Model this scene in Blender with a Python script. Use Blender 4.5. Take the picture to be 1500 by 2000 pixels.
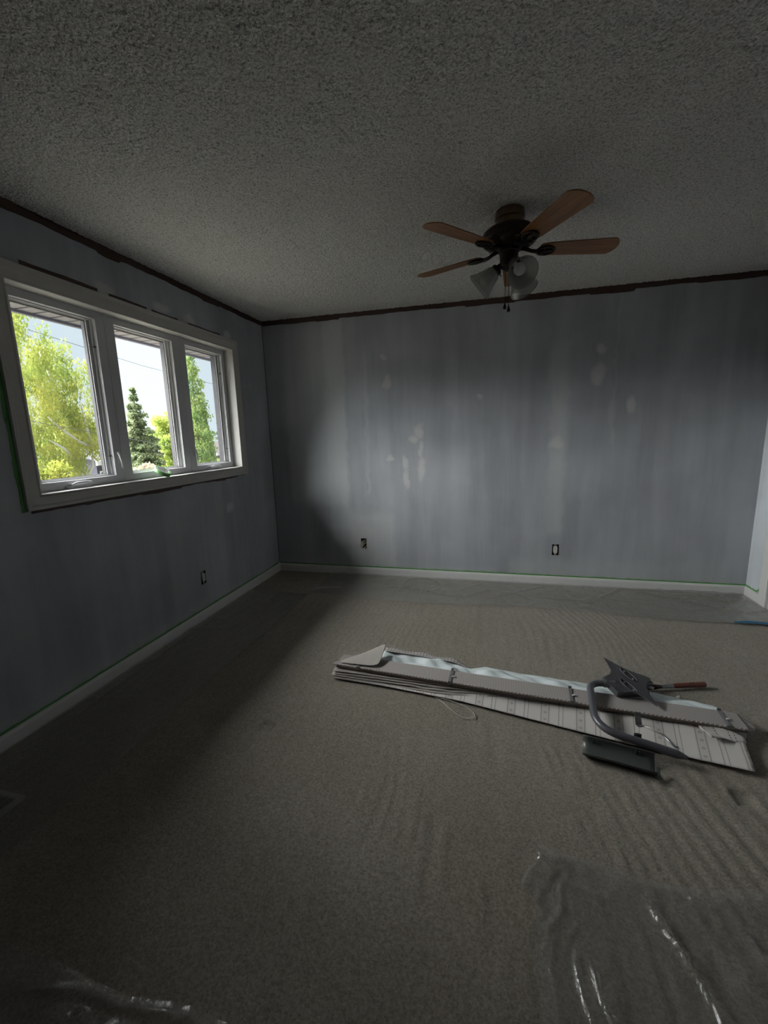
import bpy, math, random
import numpy as np
from mathutils import Vector, Matrix

for o in list(bpy.data.objects):
    bpy.data.objects.remove(o, do_unlink=True)
SC = bpy.context.scene
COL = SC.collection
random.seed(7)
RNG = np.random.default_rng(11)

# ------------------------------------------------------------------ camera
H = 2.44            # ceiling height
D = 3.8635          # far wall, measured from the camera
W = 4.144           # right wall
FR = -1.7           # wall behind the camera
EX = -0.18          # outer face of the window wall
F_PX, PITCH, YAW, ROLL = 826.65, 0.180737, -0.247334, -0.028925
cp, sp, cy_, sy_ = math.cos(PITCH), math.sin(PITCH), math.cos(YAW), math.sin(YAW)
fwd = Vector((sy_ * cp, cy_ * cp, -sp))
rgt = Vector((cy_, -sy_, 0))
upv = rgt.cross(fwd)
c_, s_ = math.cos(ROLL), math.sin(ROLL)
r2 = c_ * rgt + s_ * upv
u2 = -s_ * rgt + c_ * upv
cam = bpy.data.cameras.new('camera')
cam.sensor_fit = 'HORIZONTAL'
cam.sensor_width = 36.0
cam.lens = 36.0 * F_PX / 1500.0
cam.clip_start = 0.05
cam.clip_end = 500
camo = bpy.data.objects.new('camera', cam)
COL.objects.link(camo)
rm = Matrix((r2, u2, -fwd)).transposed().to_4x4()
camo.matrix_world = Matrix.Translation((2.11758, 0, 1.35885)) @ rm
SC.camera = camo

# ------------------------------------------------------------------ world, sun, exposure
world = bpy.data.worlds.new('world')
SC.world = world
world.use_nodes = True
wn = world.node_tree.nodes
wl = world.node_tree.links
wn.clear()
wo = wn.new('ShaderNodeOutputWorld')
wb = wn.new('ShaderNodeBackground')
tc = wn.new('ShaderNodeTexCoord')
nz = wn.new('ShaderNodeTexNoise')
nz.inputs['Scale'].default_value = 2.2
nz.inputs['Detail'].default_value = 4
mx = wn.new('ShaderNodeMix')
mx.data_type = 'RGBA'
mx.inputs['A'].default_value = (0.72, 0.88, 1.0, 1)
mx.inputs['B'].default_value = (0.93, 0.97, 1.0, 1)
wl.new(tc.outputs['Generated'], nz.inputs['Vector'])
wl.new(nz.outputs['Fac'], mx.inputs['Factor'])
wl.new(mx.outputs['Result'], wb.inputs['Color'])
wb.inputs['Strength'].default_value = 1.25
wl.new(wb.outputs[0], wo.inputs['Surface'])

sun = bpy.data.lights.new('sun', 'SUN')
sun.energy = 56.0
sun.angle = math.radians(86)
sun.color = (1.0, 0.985, 0.96)
suno = bpy.data.objects.new('sun', sun)
COL.objects.link(suno)
sd = Vector((1.0, 0.26, -1.03))
suno.rotation_euler = sd.to_track_quat('-Z', 'Y').to_euler()
suno.location = (-20, 0, 25)

vs = SC.view_settings
vs.view_transform = 'Standard'
vs.look = 'None'
vs.exposure = 0.15
vs.gamma = 1.0
vs.use_curve_mapping = False


# ------------------------------------------------------------------ materials
def newmat(name):
    m = bpy.data.materials.new(name)
    m.use_nodes = True
    nt = m.node_tree
    b = nt.nodes.get('Principled BSDF')
    return m, nt, nt.nodes, nt.links, b


def N(nt, t, **kw):
    n = nt.nodes.new(t)
    for k, v in kw.items():
        if k.startswith('_'):
            n.inputs[k[1:]].default_value = v
        else:
            setattr(n, k, v)
    return n


def plain(name, col, rough=0.6, metal=0.0, nscale=40, namt=0.12, bump=0.0, bscale=200, spec=0.5, coords='Object'):
    m, nt, nd, lk, b = newmat(name)
    t = N(nt, 'ShaderNodeTexCoord')
    n = N(nt, 'ShaderNodeTexNoise', _Scale=nscale, _Detail=3.0)
    lk.new(t.outputs[coords], n.inputs['Vector'])
    mx = N(nt, 'ShaderNodeMix', data_type='RGBA')
    c = Vector(col)
    mx.inputs['A'].default_value = (*(c * (1 - namt)), 1)
    mx.inputs['B'].default_value = (*(c * (1 + namt)), 1)
    lk.new(n.outputs['Fac'], mx.inputs['Factor'])
    lk.new(mx.outputs['Result'], b.inputs['Base Color'])
    b.inputs['Roughness'].default_value = rough
    b.inputs['Metallic'].default_value = metal
    b.inputs['Specular IOR Level'].default_value = spec
    if bump:
        n2 = N(nt, 'ShaderNodeTexNoise', _Scale=bscale, _Detail=2.0)
        lk.new(t.outputs[coords], n2.inputs['Vector'])
        bp = N(nt, 'ShaderNodeBump', _Strength=bump, _Distance=0.002)
        lk.new(n2.outputs['Fac'], bp.inputs['Height'])
        lk.new(bp.outputs['Normal'], b.inputs['Normal'])
    return m


def math_n(nt, op, a, b=None, clamp=False):
    n = nt.nodes.new('ShaderNodeMath')
    n.operation = op
    n.use_clamp = clamp
    for i, v in enumerate((a, b)):
        if v is None:
            continue
        if isinstance(v, (int, float)):
            n.inputs[i].default_value = v
        else:
            nt.links.new(v, n.inputs[i])
    return n.outputs[0]


def smooth(nt, v, a, b, lo, hi):
    n = nt.nodes.new('ShaderNodeMapRange')
    n.interpolation_type = 'SMOOTHSTEP'
    nt.links.new(v, n.inputs['Value'])
    n.inputs['From Min'].default_value = a
    n.inputs['From Max'].default_value = b
    n.inputs['To Min'].default_value = lo
    n.inputs['To Max'].default_value = hi
    return n.outputs[0]


def wall_mat(name, axis, base, blobs=(), rects=(), seed=0.0, streak=1.0):
    """primer over old paint: vertical roller streaks, filler spots, lighter areas"""
    m, nt, nd, lk, b = newmat(name)
    g = N(nt, 'ShaderNodeNewGeometry')
    sx = N(nt, 'ShaderNodeSeparateXYZ')
    lk.new(g.outputs['Position'], sx.inputs[0])
    u = sx.outputs[axis]
    z = sx.outputs['Z']
    wob = N(nt, 'ShaderNodeTexNoise', _Scale=9.0, _Detail=3.0)
    lk.new(g.outputs['Position'], wob.inputs['Vector'])
    wv = math_n(nt, 'MULTIPLY', math_n(nt, 'SUBTRACT', wob.outputs['Fac'], 0.5), 0.10)
    uu = math_n(nt, 'ADD', u, wv)
    zz = math_n(nt, 'ADD', z, wv)
    cv = N(nt, 'ShaderNodeCombineXYZ')
    lk.new(math_n(nt, 'MULTIPLY', u, 4.6), cv.inputs[0])
    lk.new(math_n(nt, 'MULTIPLY', z, 0.45), cv.inputs[1])
    cv.inputs[2].default_value = seed
    st = N(nt, 'ShaderNodeTexNoise', _Scale=1.0, _Detail=4.0, _Roughness=0.6, _Distortion=0.25)
    lk.new(cv.outputs[0], st.inputs['Vector'])
    mott = N(nt, 'ShaderNodeTexNoise', _Scale=1.7, _Detail=3.0)
    lk.new(g.outputs['Position'], mott.inputs['Vector'])
    f = math_n(nt, 'ADD', smooth(nt, st.outputs['Fac'], 0.3, 0.7, -0.30 * streak, 0.30 * streak),
               smooth(nt, mott.outputs['Fac'], 0.3, 0.7, -0.25, 0.25))
    base = Vector(base)
    mx = N(nt, 'ShaderNodeMix', data_type='RGBA')
    mx.clamp_factor = True
    mx.inputs['A'].default_value = (*(base * 0.80), 1)
    mx.inputs['B'].default_value = (*(base * 1.22), 1)
    lk.new(math_n(nt, 'ADD', f, 0.5, True), mx.inputs['Factor'])
    col = mx.outputs['Result']

    def layer(col, mask, tint, amt):
        k = N(nt, 'ShaderNodeMix', data_type='RGBA')
        lk.new(col, k.inputs['A'])
        k.inputs['B'].default_value = (*tint, 1)
        lk.new(math_n(nt, 'MULTIPLY', mask, amt), k.inputs['Factor'])
        return k.outputs['Result']
    for (u0, u1, z0, z1, soft, tint, amt) in rects:
        a = math_n(nt, 'ABSOLUTE', math_n(nt, 'SUBTRACT', uu, (u0 + u1) / 2))
        bz = math_n(nt, 'ABSOLUTE', math_n(nt, 'SUBTRACT', zz, (z0 + z1) / 2))
        hu, hz = (u1 - u0) / 2, (z1 - z0) / 2
        mk = math_n(nt, 'MULTIPLY', smooth(nt, a, hu - soft, hu + soft, 1, 0), smooth(nt, bz, hz - soft * 2, hz + soft * 2, 1, 0))
        col = layer(col, mk, tint, amt)
    mk = None
    for (bu, bz_, ru, rz) in blobs:
        du = math_n(nt, 'DIVIDE', math_n(nt, 'SUBTRACT', uu, bu), ru)
        dz = math_n(nt, 'DIVIDE', math_n(nt, 'SUBTRACT', zz, bz_), rz)
        d2 = math_n(nt, 'ADD', math_n(nt, 'MULTIPLY', du, du), math_n(nt, 'MULTIPLY', dz, dz))
        s = smooth(nt, d2, 0.0, 1.5, 1, 0)
        mk = s if mk is None else math_n(nt, 'MAXIMUM', mk, s)
    if mk is not None:
        col = layer(col, mk, (0.62, 0.62, 0.60), 0.62)
    lk.new(col, b.inputs['Base Color'])
    b.inputs['Roughness'].default_value = 0.62
    b.inputs['Specular IOR Level'].default_value = 0.35
    fn = N(nt, 'ShaderNodeTexNoise', _Scale=160.0, _Detail=3.0)
    lk.new(g.outputs['Position'], fn.inputs['Vector'])
    bp = N(nt, 'ShaderNodeBump', _Strength=0.12, _Distance=0.002)
    lk.new(fn.outputs['Fac'], bp.inputs['Height'])
    lk.new(bp.outputs['Normal'], b.inputs['Normal'])
    return m


WC = (0.37, 0.385, 0.415)
PALE = (0.58, 0.60, 0.60)
back_blobs = [(1.205, 1.82, .045, .065), (2.95, 1.78, .06, .085), (2.66, 1.24, .055, .06), (3.20, 1.53, .035, .08),
              (1.43, 1.30, .045, .045), (1.49, 1.37, .045, .07), (1.36, 1.10, .035, .08), (1.37, .95, .035, .11),
              (1.50, 1.21, .03, .08), (1.51, 1.05, .03, .12), (1.23, 1.15, .035, .035), (1.17, 2.04, .04, .035),
              (2.97, 1.99, .035, .05), (2.02, 1.66, .025, .035)]
back_rects = [(0.20, 0.80, 0.70, 2.36, .03, PALE, .30), (0.60, 0.80, 0.45, 2.40, .02, PALE, .25),  # first area also paints in the window's lit patch
              (0.98, 1.02, .8, 2.1, .015, PALE, .25),
              (0.80, 1.24, 0.08, 0.62, .03, PALE, .42), (0.62, 1.02, 0.30, .50, .03, PALE, .3),
              (2.60, 2.74, .45, 2.05, .03, PALE, .30), (2.45, 2.58, .10, .46, .03, PALE, .15),
              (2.3, 4.0, 0.06, 0.22, .03, (.55, .58, .57), .28), (0.0, 2.2, 0.06, 0.12, .02, (.55, .58, .57), .2),
              (3.06, 3.09, 1.2, 2.4, .01, PALE, .2), (1.70, 1.78, .5, 1.6, .02, (.33, .36, .40), .35)]
left_blobs = [(3.10, .80, .05, .05), (2.11, 2.205, .07, .045), (2.55, 2.22, .07, .04), (2.83, 2.21, .06, .04), (3.28, 2.2, .05, .04)]
left_rects = [(1.2, 3.8, .08, .14, .02, (.55, .58, .57), .25), (2.35, 2.5, .2, .95, .03, PALE, .18), (2.9, 3.0, .3, 1.0, .02, PALE, .2)]
M = {}
M['wall_back'] = wall_mat('primed_wall_back', 'X', WC, back_blobs, back_rects, 0.0)
M['wall_left'] = wall_mat('primed_wall_left', 'Y', WC, left_blobs, left_rects, 3.7)
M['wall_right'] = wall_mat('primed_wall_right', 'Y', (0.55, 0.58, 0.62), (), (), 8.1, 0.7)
M['brown'] = plain('old_brown_paint', (0.055, 0.028, 0.022), 0.6, nscale=14, namt=.3)
M['corner_dark'] = plain('dark_corner_tone', (0.03, 0.03, 0.03), 0.8, nscale=14, namt=.3)
M['white'] = plain('white_trim_paint', (0.66, 0.66, 0.65), 0.42, nscale=12, namt=.05, bump=.05, bscale=90)
M['casing'] = plain('painted_wood_casing', (0.50, 0.485, 0.46), 0.5, nscale=20, namt=.06, bump=.08, bscale=60)
M['vinyl'] = plain('white_vinyl', (0.60, 0.60, 0.62), 0.35, nscale=6, namt=.03)
M['vinyl_bright'] = plain('white_vinyl_stop', (0.82, 0.82, 0.82), 0.3, nscale=6, namt=.02)
M['frame_ext'] = plain('dark_exterior_cladding', (0.022, 0.020, 0.026), 0.5, nscale=20, namt=.1)
M['gasket'] = plain('grey_gasket', (0.16, 0.15, 0.17), 0.6, nscale=20, namt=.1)
M['black'] = plain('black_plastic', (0.012, 0.012, 0.013), 0.5, nscale=30, namt=.2)
M['receptacle'] = plain('ivory_receptacle_plastic', (0.72, 0.71, 0.68), 0.35, nscale=30, namt=.03)
M['clip_grey'] = plain('dull_grey_zinc', (0.20, 0.20, 0.21), 0.4, .2, nscale=60, namt=.15)
M['steel'] = plain('zinc_steel', (0.45, 0.46, 0.47), 0.35, 1.0, nscale=60, namt=.15)
M['dark_steel'] = plain('dark_grey_coated_steel', (0.105, 0.105, 0.115), 0.36, .2, nscale=40, namt=.12)
M['tube'] = plain('grey_coated_tube', (0.14, 0.14, 0.16), 0.30, .3, nscale=40, namt=.08)
M['cover'] = plain('dark_green_grey_plastic', (0.075, 0.085, 0.082), 0.42, nscale=30, namt=.1)
M['tape_green'] = plain('green_masking_tape', (0.10, 0.30, 0.085), 0.6, nscale=50, namt=.18, bump=.2, bscale=300)
M['tape_side'] = plain('green_tape_edge', (0.17, 0.42, 0.14), 0.6, nscale=90, namt=.12)
M['tape_core'] = plain('grey_card_core', (0.42, 0.42, 0.42), 0.7, nscale=50, namt=.1)
M['tape_blue'] = plain('blue_painter_tape', (0.02, 0.16, 0.33), 0.6, nscale=40, namt=.2, bump=.3, bscale=60)
M['brass'] = plain('antique_brass', (0.16, 0.115, 0.075), 0.28, 1.0, nscale=30, namt=.25)
M['bronze'] = plain('dark_bronze', (0.035, 0.027, 0.022), 0.35, .8, nscale=30, namt=.25)
M['cable'] = plain('beige_cable_sheath', (0.50, 0.47, 0.38), 0.5, nscale=60, namt=.15)
M['vent'] = plain('almond_painted_metal', (0.50, 0.47, 0.41), 0.4, nscale=40, namt=.06)
M['handle'] = plain('worn_red_brown_wood', (0.16, 0.045, 0.03), 0.5, nscale=60, namt=.45)
M['bead'] = plain('white_bead_plastic', (0.72, 0.70, 0.66), 0.4, nscale=60, namt=.05)
M['soffit'] = plain('soffit_metal', (0.20, 0.18, 0.175), 0.5, nscale=300, namt=.12)
M['soffit_line'] = plain('soffit_joint', (0.03, 0.027, 0.03), 0.6)
M['fascia'] = plain('fascia_metal', (0.12, 0.11, 0.13), 0.45)


def wood_mat():
    m, nt, nd, lk, b = newmat('oak_veneer')
    t = N(nt, 'ShaderNodeTexCoord')
    mp = N(nt, 'ShaderNodeMapping')
    mp.inputs['Scale'].default_value = (3, 40, 40)
    lk.new(t.outputs['Object'], mp.inputs['Vector'])
    n = N(nt, 'ShaderNodeTexNoise', _Scale=1.0, _Detail=5.0, _Distortion=.6)
    lk.new(mp.outputs[0], n.inputs['Vector'])
    r = N(nt, 'ShaderNodeValToRGB')
    r.color_ramp.elements[0].position = .3
    r.color_ramp.elements[0].color = (.17, .070, .020, 1)
    r.color_ramp.elements[1].position = .72
    r.color_ramp.elements[1].color = (.33, .155, .050, 1)
    lk.new(n.outputs['Fac'], r.inputs['Fac'])
    lk.new(r.outputs['Color'], b.inputs['Base Color'])
    b.inputs['Roughness'].default_value = .38
    return m


M['wood'] = wood_mat()


def glass_mat(name, tint, refl_scale, rough=0.0, diff=0.0):
    """thin clear sheet: straight-through transmission, Fresnel reflection"""
    m, nt, nd, lk, b = newmat(name)
    nd.remove(b)
    out = nd.get('Material Output')
    tr = N(nt, 'ShaderNodeBsdfTransparent')
    tr.inputs['Color'].default_value = (*tint, 1)
    gl = N(nt, 'ShaderNodeBsdfGlossy')
    gl.inputs['Roughness'].default_value = rough
    fr = N(nt, 'ShaderNodeLayerWeight', _Blend=.5)
    sch = math_n(nt, 'ADD', math_n(nt, 'MULTIPLY', math_n(nt, 'POWER', fr.outputs['Facing'], 5.0), .96), .04)
    mx = N(nt, 'ShaderNodeMixShader')
    lk.new(math_n(nt, 'MULTIPLY', sch, refl_scale, True), mx.inputs[0])
    if diff:
        df = N(nt, 'ShaderNodeBsdfDiffuse')
        df.inputs['Color'].default_value = (.75, .75, .75, 1)
        m2 = N(nt, 'ShaderNodeMixShader')
        m2.inputs[0].default_value = diff
        lk.new(tr.outputs[0], m2.inputs[1])
        lk.new(df.outputs[0], m2.inputs[2])
        lk.new(m2.outputs[0], mx.inputs[1])
    else:
        lk.new(tr.outputs[0], mx.inputs[1])
    lk.new(gl.outputs[0], mx.inputs[2])
    lk.new(mx.outputs[0], out.inputs['Surface'])
    return m, nt, gl, fr


M['glass'] = glass_mat('window_glass', (.97, .985, .98), 1.0)[0]
M['screen'] = glass_mat('insect_screen_mesh', (.72, .73, .74), 0.0, .5, .04)[0]
M['shade'] = glass_mat('ribbed_clear_glass', (.70, .71, .69), 1.6, .12, .22)[0]
M['bulb'] = plain('frosted_bulb', (.75, .75, .74), .25, nscale=10, namt=.02)


def film_mat():
    m, nt, gl, fr = glass_mat('clear_plastic_film', (.90, .90, .90), 2.0, .27, .09)
    t = N(nt, 'ShaderNodeNewGeometry')
    mp = N(nt, 'ShaderNodeMapping')
    mp.inputs['Scale'].default_value = (18, 18, 18)
    n = N(nt, 'ShaderNodeTexNoise', _Scale=1.0, _Detail=4.0, _Distortion=1.5)
    nt.links.new(t.outputs['Position'], mp.inputs['Vector'])
    nt.links.new(mp.outputs[0], n.inputs['Vector'])
    bp = N(nt, 'ShaderNodeBump', _Strength=.5, _Distance=.01)
    nt.links.new(n.outputs['Fac'], bp.inputs['Height'])
    nt.links.new(bp.outputs['Normal'], gl.inputs['Normal'])
    nt.links.new(bp.outputs['Normal'], fr.inputs['Normal'])
    return m


M['film'] = film_mat()


def ceiling_mat():
    m, nt, nd, lk, b = newmat('popcorn_texture_paint')
    g = N(nt, 'ShaderNodeNewGeometry')
    n = N(nt, 'ShaderNodeTexNoise', _Scale=95.0, _Detail=2.5, _Roughness=.55, _Distortion=.4)
    lk.new(g.outputs['Position'], n.inputs['Vector'])
    bp = N(nt, 'ShaderNodeBump', _Strength=.9, _Distance=.007)
    lk.new(smooth(nt, n.outputs['Fac'], .30, .62, 0, 1), bp.inputs['Height'])
    lk.new(bp.outputs['Normal'], b.inputs['Normal'])
    # random dark flecks painted in for the shade in the stipple's pits
    n2 = N(nt, 'ShaderNodeTexNoise', _Scale=120.0, _Detail=2.0, _Distortion=.5)
    mp = N(nt, 'ShaderNodeMapping')
    mp.inputs['Location'].default_value = (3.1, 7.7, 1.3)
    lk.new(g.outputs['Position'], mp.inputs['Vector'])
    lk.new(mp.outputs[0], n2.inputs['Vector'])
    mx = N(nt, 'ShaderNodeMix', data_type='RGBA')
    mx.inputs['A'].default_value = (.54, .53, .505, 1)
    mx.inputs['B'].default_value = (.86, .85, .825, 1)
    lk.new(smooth(nt, n2.outputs['Fac'], .34, .56, 0, 1), mx.inputs['Factor'])
    lk.new(mx.outputs['Result'], b.inputs['Base Color'])
    b.inputs['Roughness'].default_value = .9
    b.inputs['Specular IOR Level'].default_value = .15
    return m


M['ceiling'] = ceiling_mat()


def carpet_mat():
    m, nt, nd, lk, b = newmat('taupe_loop_carpet')
    g = N(nt, 'ShaderNodeNewGeometry')
    n = N(nt, 'ShaderNodeTexNoise', _Scale=125.0, _Detail=4.0, _Roughness=.7)
    lk.new(g.outputs['Position'], n.inputs['Vector'])
    n2 = N(nt, 'ShaderNodeTexNoise', _Scale=1.3, _Detail=4.0)
    lk.new(g.outputs['Position'], n2.inputs['Vector'])
    r = N(nt, 'ShaderNodeValToRGB')
    r.color_ramp.elements[0].position = .30
    r.color_ramp.elements[0].color = (.19, .169, .14, 1)
    r.color_ramp.elements[1].position = .70
    r.color_ramp.elements[1].color = (.43, .395, .343, 1)
    lk.new(n.outputs['Fac'], r.inputs['Fac'])
    mx = N(nt, 'ShaderNodeMix', data_type='RGBA', blend_type='MULTIPLY')
    mx.inputs['Factor'].default_value = 1
    lk.new(r.outputs['Color'], mx.inputs['A'])
    r2_ = N(nt, 'ShaderNodeValToRGB')
    r2_.color_ramp.elements[0].position = .3
    r2_.color_ramp.elements[0].color = (.86, .84, .80, 1)
    r2_.color_ramp.elements[1].position = .7
    r2_.color_ramp.elements[1].color = (1, 1, 1, 1)
    lk.new(n2.outputs['Fac'], r2_.inputs['Fac'])
    lk.new(r2_.outputs['Color'], mx.inputs['B'])
    lk.new(mx.outputs['Result'], b.inputs['Base Color'])
    b.inputs['Roughness'].default_value = 1.0
    b.inputs['Specular IOR Level'].default_value = .05
    b.inputs['Sheen Weight'].default_value = .15
    bp = N(nt, 'ShaderNodeBump', _Strength=.8, _Distance=.006)
    lk.new(n.outputs['Fac'], bp.inputs['Height'])
    lk.new(bp.outputs['Normal'], b.inputs['Normal'])
    return m


M['carpet'] = carpet_mat()


def cloth_pattern_mat():
    """cream blind cloth: woven dotted lines across the width, pairs with round motifs between; UV in metres"""
    m, nt, nd, lk, b = newmat('dotted_stripe_blind_cloth')
    uv = N(nt, 'ShaderNodeUVMap')
    s = N(nt, 'ShaderNodeSeparateXYZ')
    lk.new(uv.outputs[0], s.inputs[0])
    u, v = s.outputs[0], s.outputs[1]
    per = .155
    ph = math_n(nt, 'MODULO', u, per)

    def line(c, w):
        return math_n(nt, 'LESS_THAN', math_n(nt, 'ABSOLUTE', math_n(nt, 'SUBTRACT', ph, c)), w)
    dash = math_n(nt, 'GREATER_THAN', math_n(nt, 'MODULO', v, .0105), .004)
    ln = math_n(nt, 'ADD', math_n(nt, 'ADD', line(.012, .0022), line(.046, .0022)), math_n(nt, 'ADD', line(.090, .0022), line(.108, .0018)), True)
    ln = math_n(nt, 'MULTIPLY', ln, dash)
    du = math_n(nt, 'DIVIDE', math_n(nt, 'SUBTRACT', ph, .029), .008)
    dv = math_n(nt, 'DIVIDE', math_n(nt, 'SUBTRACT', math_n(nt, 'MODULO', v, .05), .025), .009)
    dd = math_n(nt, 'ADD', math_n(nt, 'MULTIPLY', du, du), math_n(nt, 'MULTIPLY', dv, dv))
    dot = math_n(nt, 'MULTIPLY', math_n(nt, 'LESS_THAN', dd, 1.0), .55)
    mask = math_n(nt, 'MAXIMUM', ln, dot)
    band = smooth(nt, math_n(nt, 'ABSOLUTE', math_n(nt, 'SUBTRACT', ph, .029)), .014, .03, .16, 0)
    mx = N(nt, 'ShaderNodeMix', data_type='RGBA')
    mx.inputs['A'].default_value = (.68, .65, .625, 1)
    mx.inputs['B'].default_value = (.155, .125, .11, 1)
    lk.new(math_n(nt, 'MAXIMUM', math_n(nt, 'MULTIPLY', mask, .85), band), mx.inputs['Factor'])
    lk.new(mx.outputs['Result'], b.inputs['Base Color'])
    b.inputs['Roughness'].default_value = .75
    b.inputs['Sheen Weight'].default_value = .2
    return m


M['cloth'] = cloth_pattern_mat()


def lattice_mat(name, a, bcol, sc):
    m, nt, nd, lk, b = newmat(name)
    t = N(nt, 'ShaderNodeNewGeometry')
    mp = N(nt, 'ShaderNodeMapping')
    mp.inputs['Rotation'].default_value = (0, 0, math.radians(45))
    lk.new(t.outputs['Position'], mp.inputs['Vector'])
    ck = N(nt, 'ShaderNodeTexChecker', _Scale=sc)
    ck.inputs['Color1'].default_value = (*a, 1)
    ck.inputs['Color2'].default_value = (*bcol, 1)
    lk.new(mp.outputs[0], ck.inputs['Vector'])
    lk.new(ck.outputs['Color'], b.inputs['Base Color'])
    b.inputs['Roughness'].default_value = .8
    return m


M['board_cloth'] = lattice_mat('woven_lattice_cloth', (.43, .40, .385), (.36, .33, .315), 110)
M['trim_cloth'] = lattice_mat('diamond_trim_cloth', (.55, .52, .51), (.27, .24, .235), 75)
M['plain_cloth'] = plain('plain_beige_cloth', (.46, .43, .395), .8, nscale=30, namt=.06)
M['lining'] = plain('pale_blue_white_lining', (.72, .79, .81), .7, nscale=14, namt=.05)
M['board_edge'] = plain('brown_board_edge', (.16, .12, .095), .7, nscale=60, namt=.2)


# ------------------------------------------------------------------ mesh helpers
class MB:
    def __init__(s):
        s.v, s.f, s.uv = [], [], None

    def add(s, vs, fs):
        b = len(s.v)
        s.v += [tuple(p) for p in vs]
        s.f += [tuple(b + i for i in f) for f in fs]
        return s

    def box(s, x0, x1, y0, y1, z0, z1):
        return s.add([(x0, y0, z0), (x1, y0, z0), (x1, y1, z0), (x0, y1, z0), (x0, y0, z1), (x1, y0, z1), (x1, y1, z1), (x0, y1, z1)],
                     [(0, 3, 2, 1), (4, 5, 6, 7), (0, 1, 5, 4), (1, 2, 6, 5), (2, 3, 7, 6), (3, 0, 4, 7)])

    def prism(s, poly, axis, a, b):
        """polygon in the two other axes (cyclic order), extruded along axis from a to b"""
        n = len(poly)

        def P(p, t):
            return {0: (t, p[0], p[1]), 1: (p[0], t, p[1]), 2: (p[0], p[1], t)}[axis]
        vs = [P(p, a) for p in poly] + [P(p, b) for p in poly]
        fs = [tuple(range(n))[::-1], tuple(range(n, 2 * n))] + [(i, (i + 1) % n, n + (i + 1) % n, n + i) for i in range(n)]
        return s.add(vs, fs)

    def tube(s, pts, r, n=10, cap=True):
        pts = [Vector(p) for p in pts]
        rs = r if isinstance(r, (list, tuple)) else [r] * len(pts)
        rings = []
        prev = None
        for i, p in enumerate(pts):
            d = (pts[min(i + 1, len(pts) - 1)] - pts[max(i - 1, 0)]).normalized()
            if prev is None:
                a = d.orthogonal().normalized()
            else:
                a = (prev - d * prev.dot(d)).normalized()
            prev = a
            b2 = d.cross(a)
            rings.append([p + rs[i] * (math.cos(t) * a + math.sin(t) * b2) for t in [2 * math.pi * k / n for k in range(n)]])
        vs = [q for rg in rings for q in rg]
        fs = []
        for i in range(len(rings) - 1):
            for k in range(n):
                fs.append((i * n + k, i * n + (k + 1) % n, (i + 1) * n + (k + 1) % n, (i + 1) * n + k))
        if cap:
            fs.append(tuple(range(n))[::-1])
            fs.append(tuple((len(rings) - 1) * n + k for k in range(n)))
        return s.add(vs, fs)

    def lathe(s, prof, n=32, mat=None, close=False):
        """prof: list of (r, z); revolved about local z, optional 4x4 placement"""
        mat = mat or Matrix()
        vs = []
        for (r, z) in prof:
            for k in range(n):
                t = 2 * math.pi * k / n
                vs.append(mat @ Vector((r * math.cos(t), r * math.sin(t), z)))
        fs = []
        m = len(prof)
        for i in range(m if close else m - 1):
            for k in range(n):
                j = (i + 1) % m
                fs.append((i * n + k, i * n + (k + 1) % n, j * n + (k + 1) % n, j * n + k))
        if not close:
            if prof[0][0] > 1e-5:
                fs.append(tuple(range(n))[::-1])
            if prof[-1][0] > 1e-5:
                fs.append(tuple((m - 1) * n + k for k in range(n)))
        return s.add(vs, fs)

    def grid(s, P, closed=False):
        """P[i][j] points"""
        r, c = len(P), len(P[0])
        vs = [p for row in P for p in row]
        fs = [(i * c + j, i * c + j + 1, (i + 1) * c + j + 1, (i + 1) * c + j) for i in range(r - 1) for j in range(c - 1)]
        return s.add(vs, fs)

    def build(s, name, mat, parent=None, smooth=False, bevel=0.0, solid=0.0, auto=None):
        me = bpy.data.meshes.new(name)
        me.from_pydata(s.v, [], s.f)
        if s.uv is not None:
            ul = me.uv_layers.new(name='UVMap')
            for l in me.loops:
                ul.data[l.index].uv = s.uv[l.vertex_index]
        me.validate()
        me.update()
        me.materials.append(M[mat] if isinstance(mat, str) else mat)
        if smooth:
            for p in me.polygons:
                p.use_smooth = True
        o = bpy.data.objects.new(name, me)
        COL.objects.link(o)
        if parent is not None:
            o.parent = parent
        if bevel:
            b = o.modifiers.new('bevel', 'BEVEL')
            b.width = bevel
            b.segments = 2
            b.limit_method = 'ANGLE'
            b.angle_limit = math.radians(40)
        if solid:
            b = o.modifiers.new('solid', 'SOLIDIFY')
            b.thickness = solid
            b.offset = 1
        if auto:
            me.set_sharp_from_angle(angle=math.radians(auto))
        return o


def np_mesh(name, V, Q, mat, parent=None, smooth=False):
    """fast mesh from numpy arrays (quads)"""
    me = bpy.data.meshes.new(name)
    V = np.asarray(V, np.float32)
    Q = np.asarray(Q, np.int32)
    k = Q.shape[1]
    me.vertices.add(len(V))
    me.vertices.foreach_set('co', V.ravel())
    me.loops.add(Q.size)
    me.loops.foreach_set('vertex_index', Q.ravel())
    me.polygons.add(len(Q))
    me.polygons.foreach_set('loop_start', np.arange(0, Q.size, k, dtype=np.int32))
    me.polygons.foreach_set('loop_total', np.full(len(Q), k, np.int32))
    if smooth:
        me.polygons.foreach_set('use_smooth', np.ones(len(Q), bool))
    me.update(calc_edges=True)
    me.materials.append(M[mat] if isinstance(mat, str) else mat)
    o = bpy.data.objects.new(name, me)
    COL.objects.link(o)
    if parent is not None:
        o.parent = parent
    return o


def empty(name, loc=(0, 0, 0)):
    o = bpy.data.objects.new(name, None)
    o.location = loc
    o.empty_display_size = .05
    COL.objects.link(o)
    return o


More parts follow.
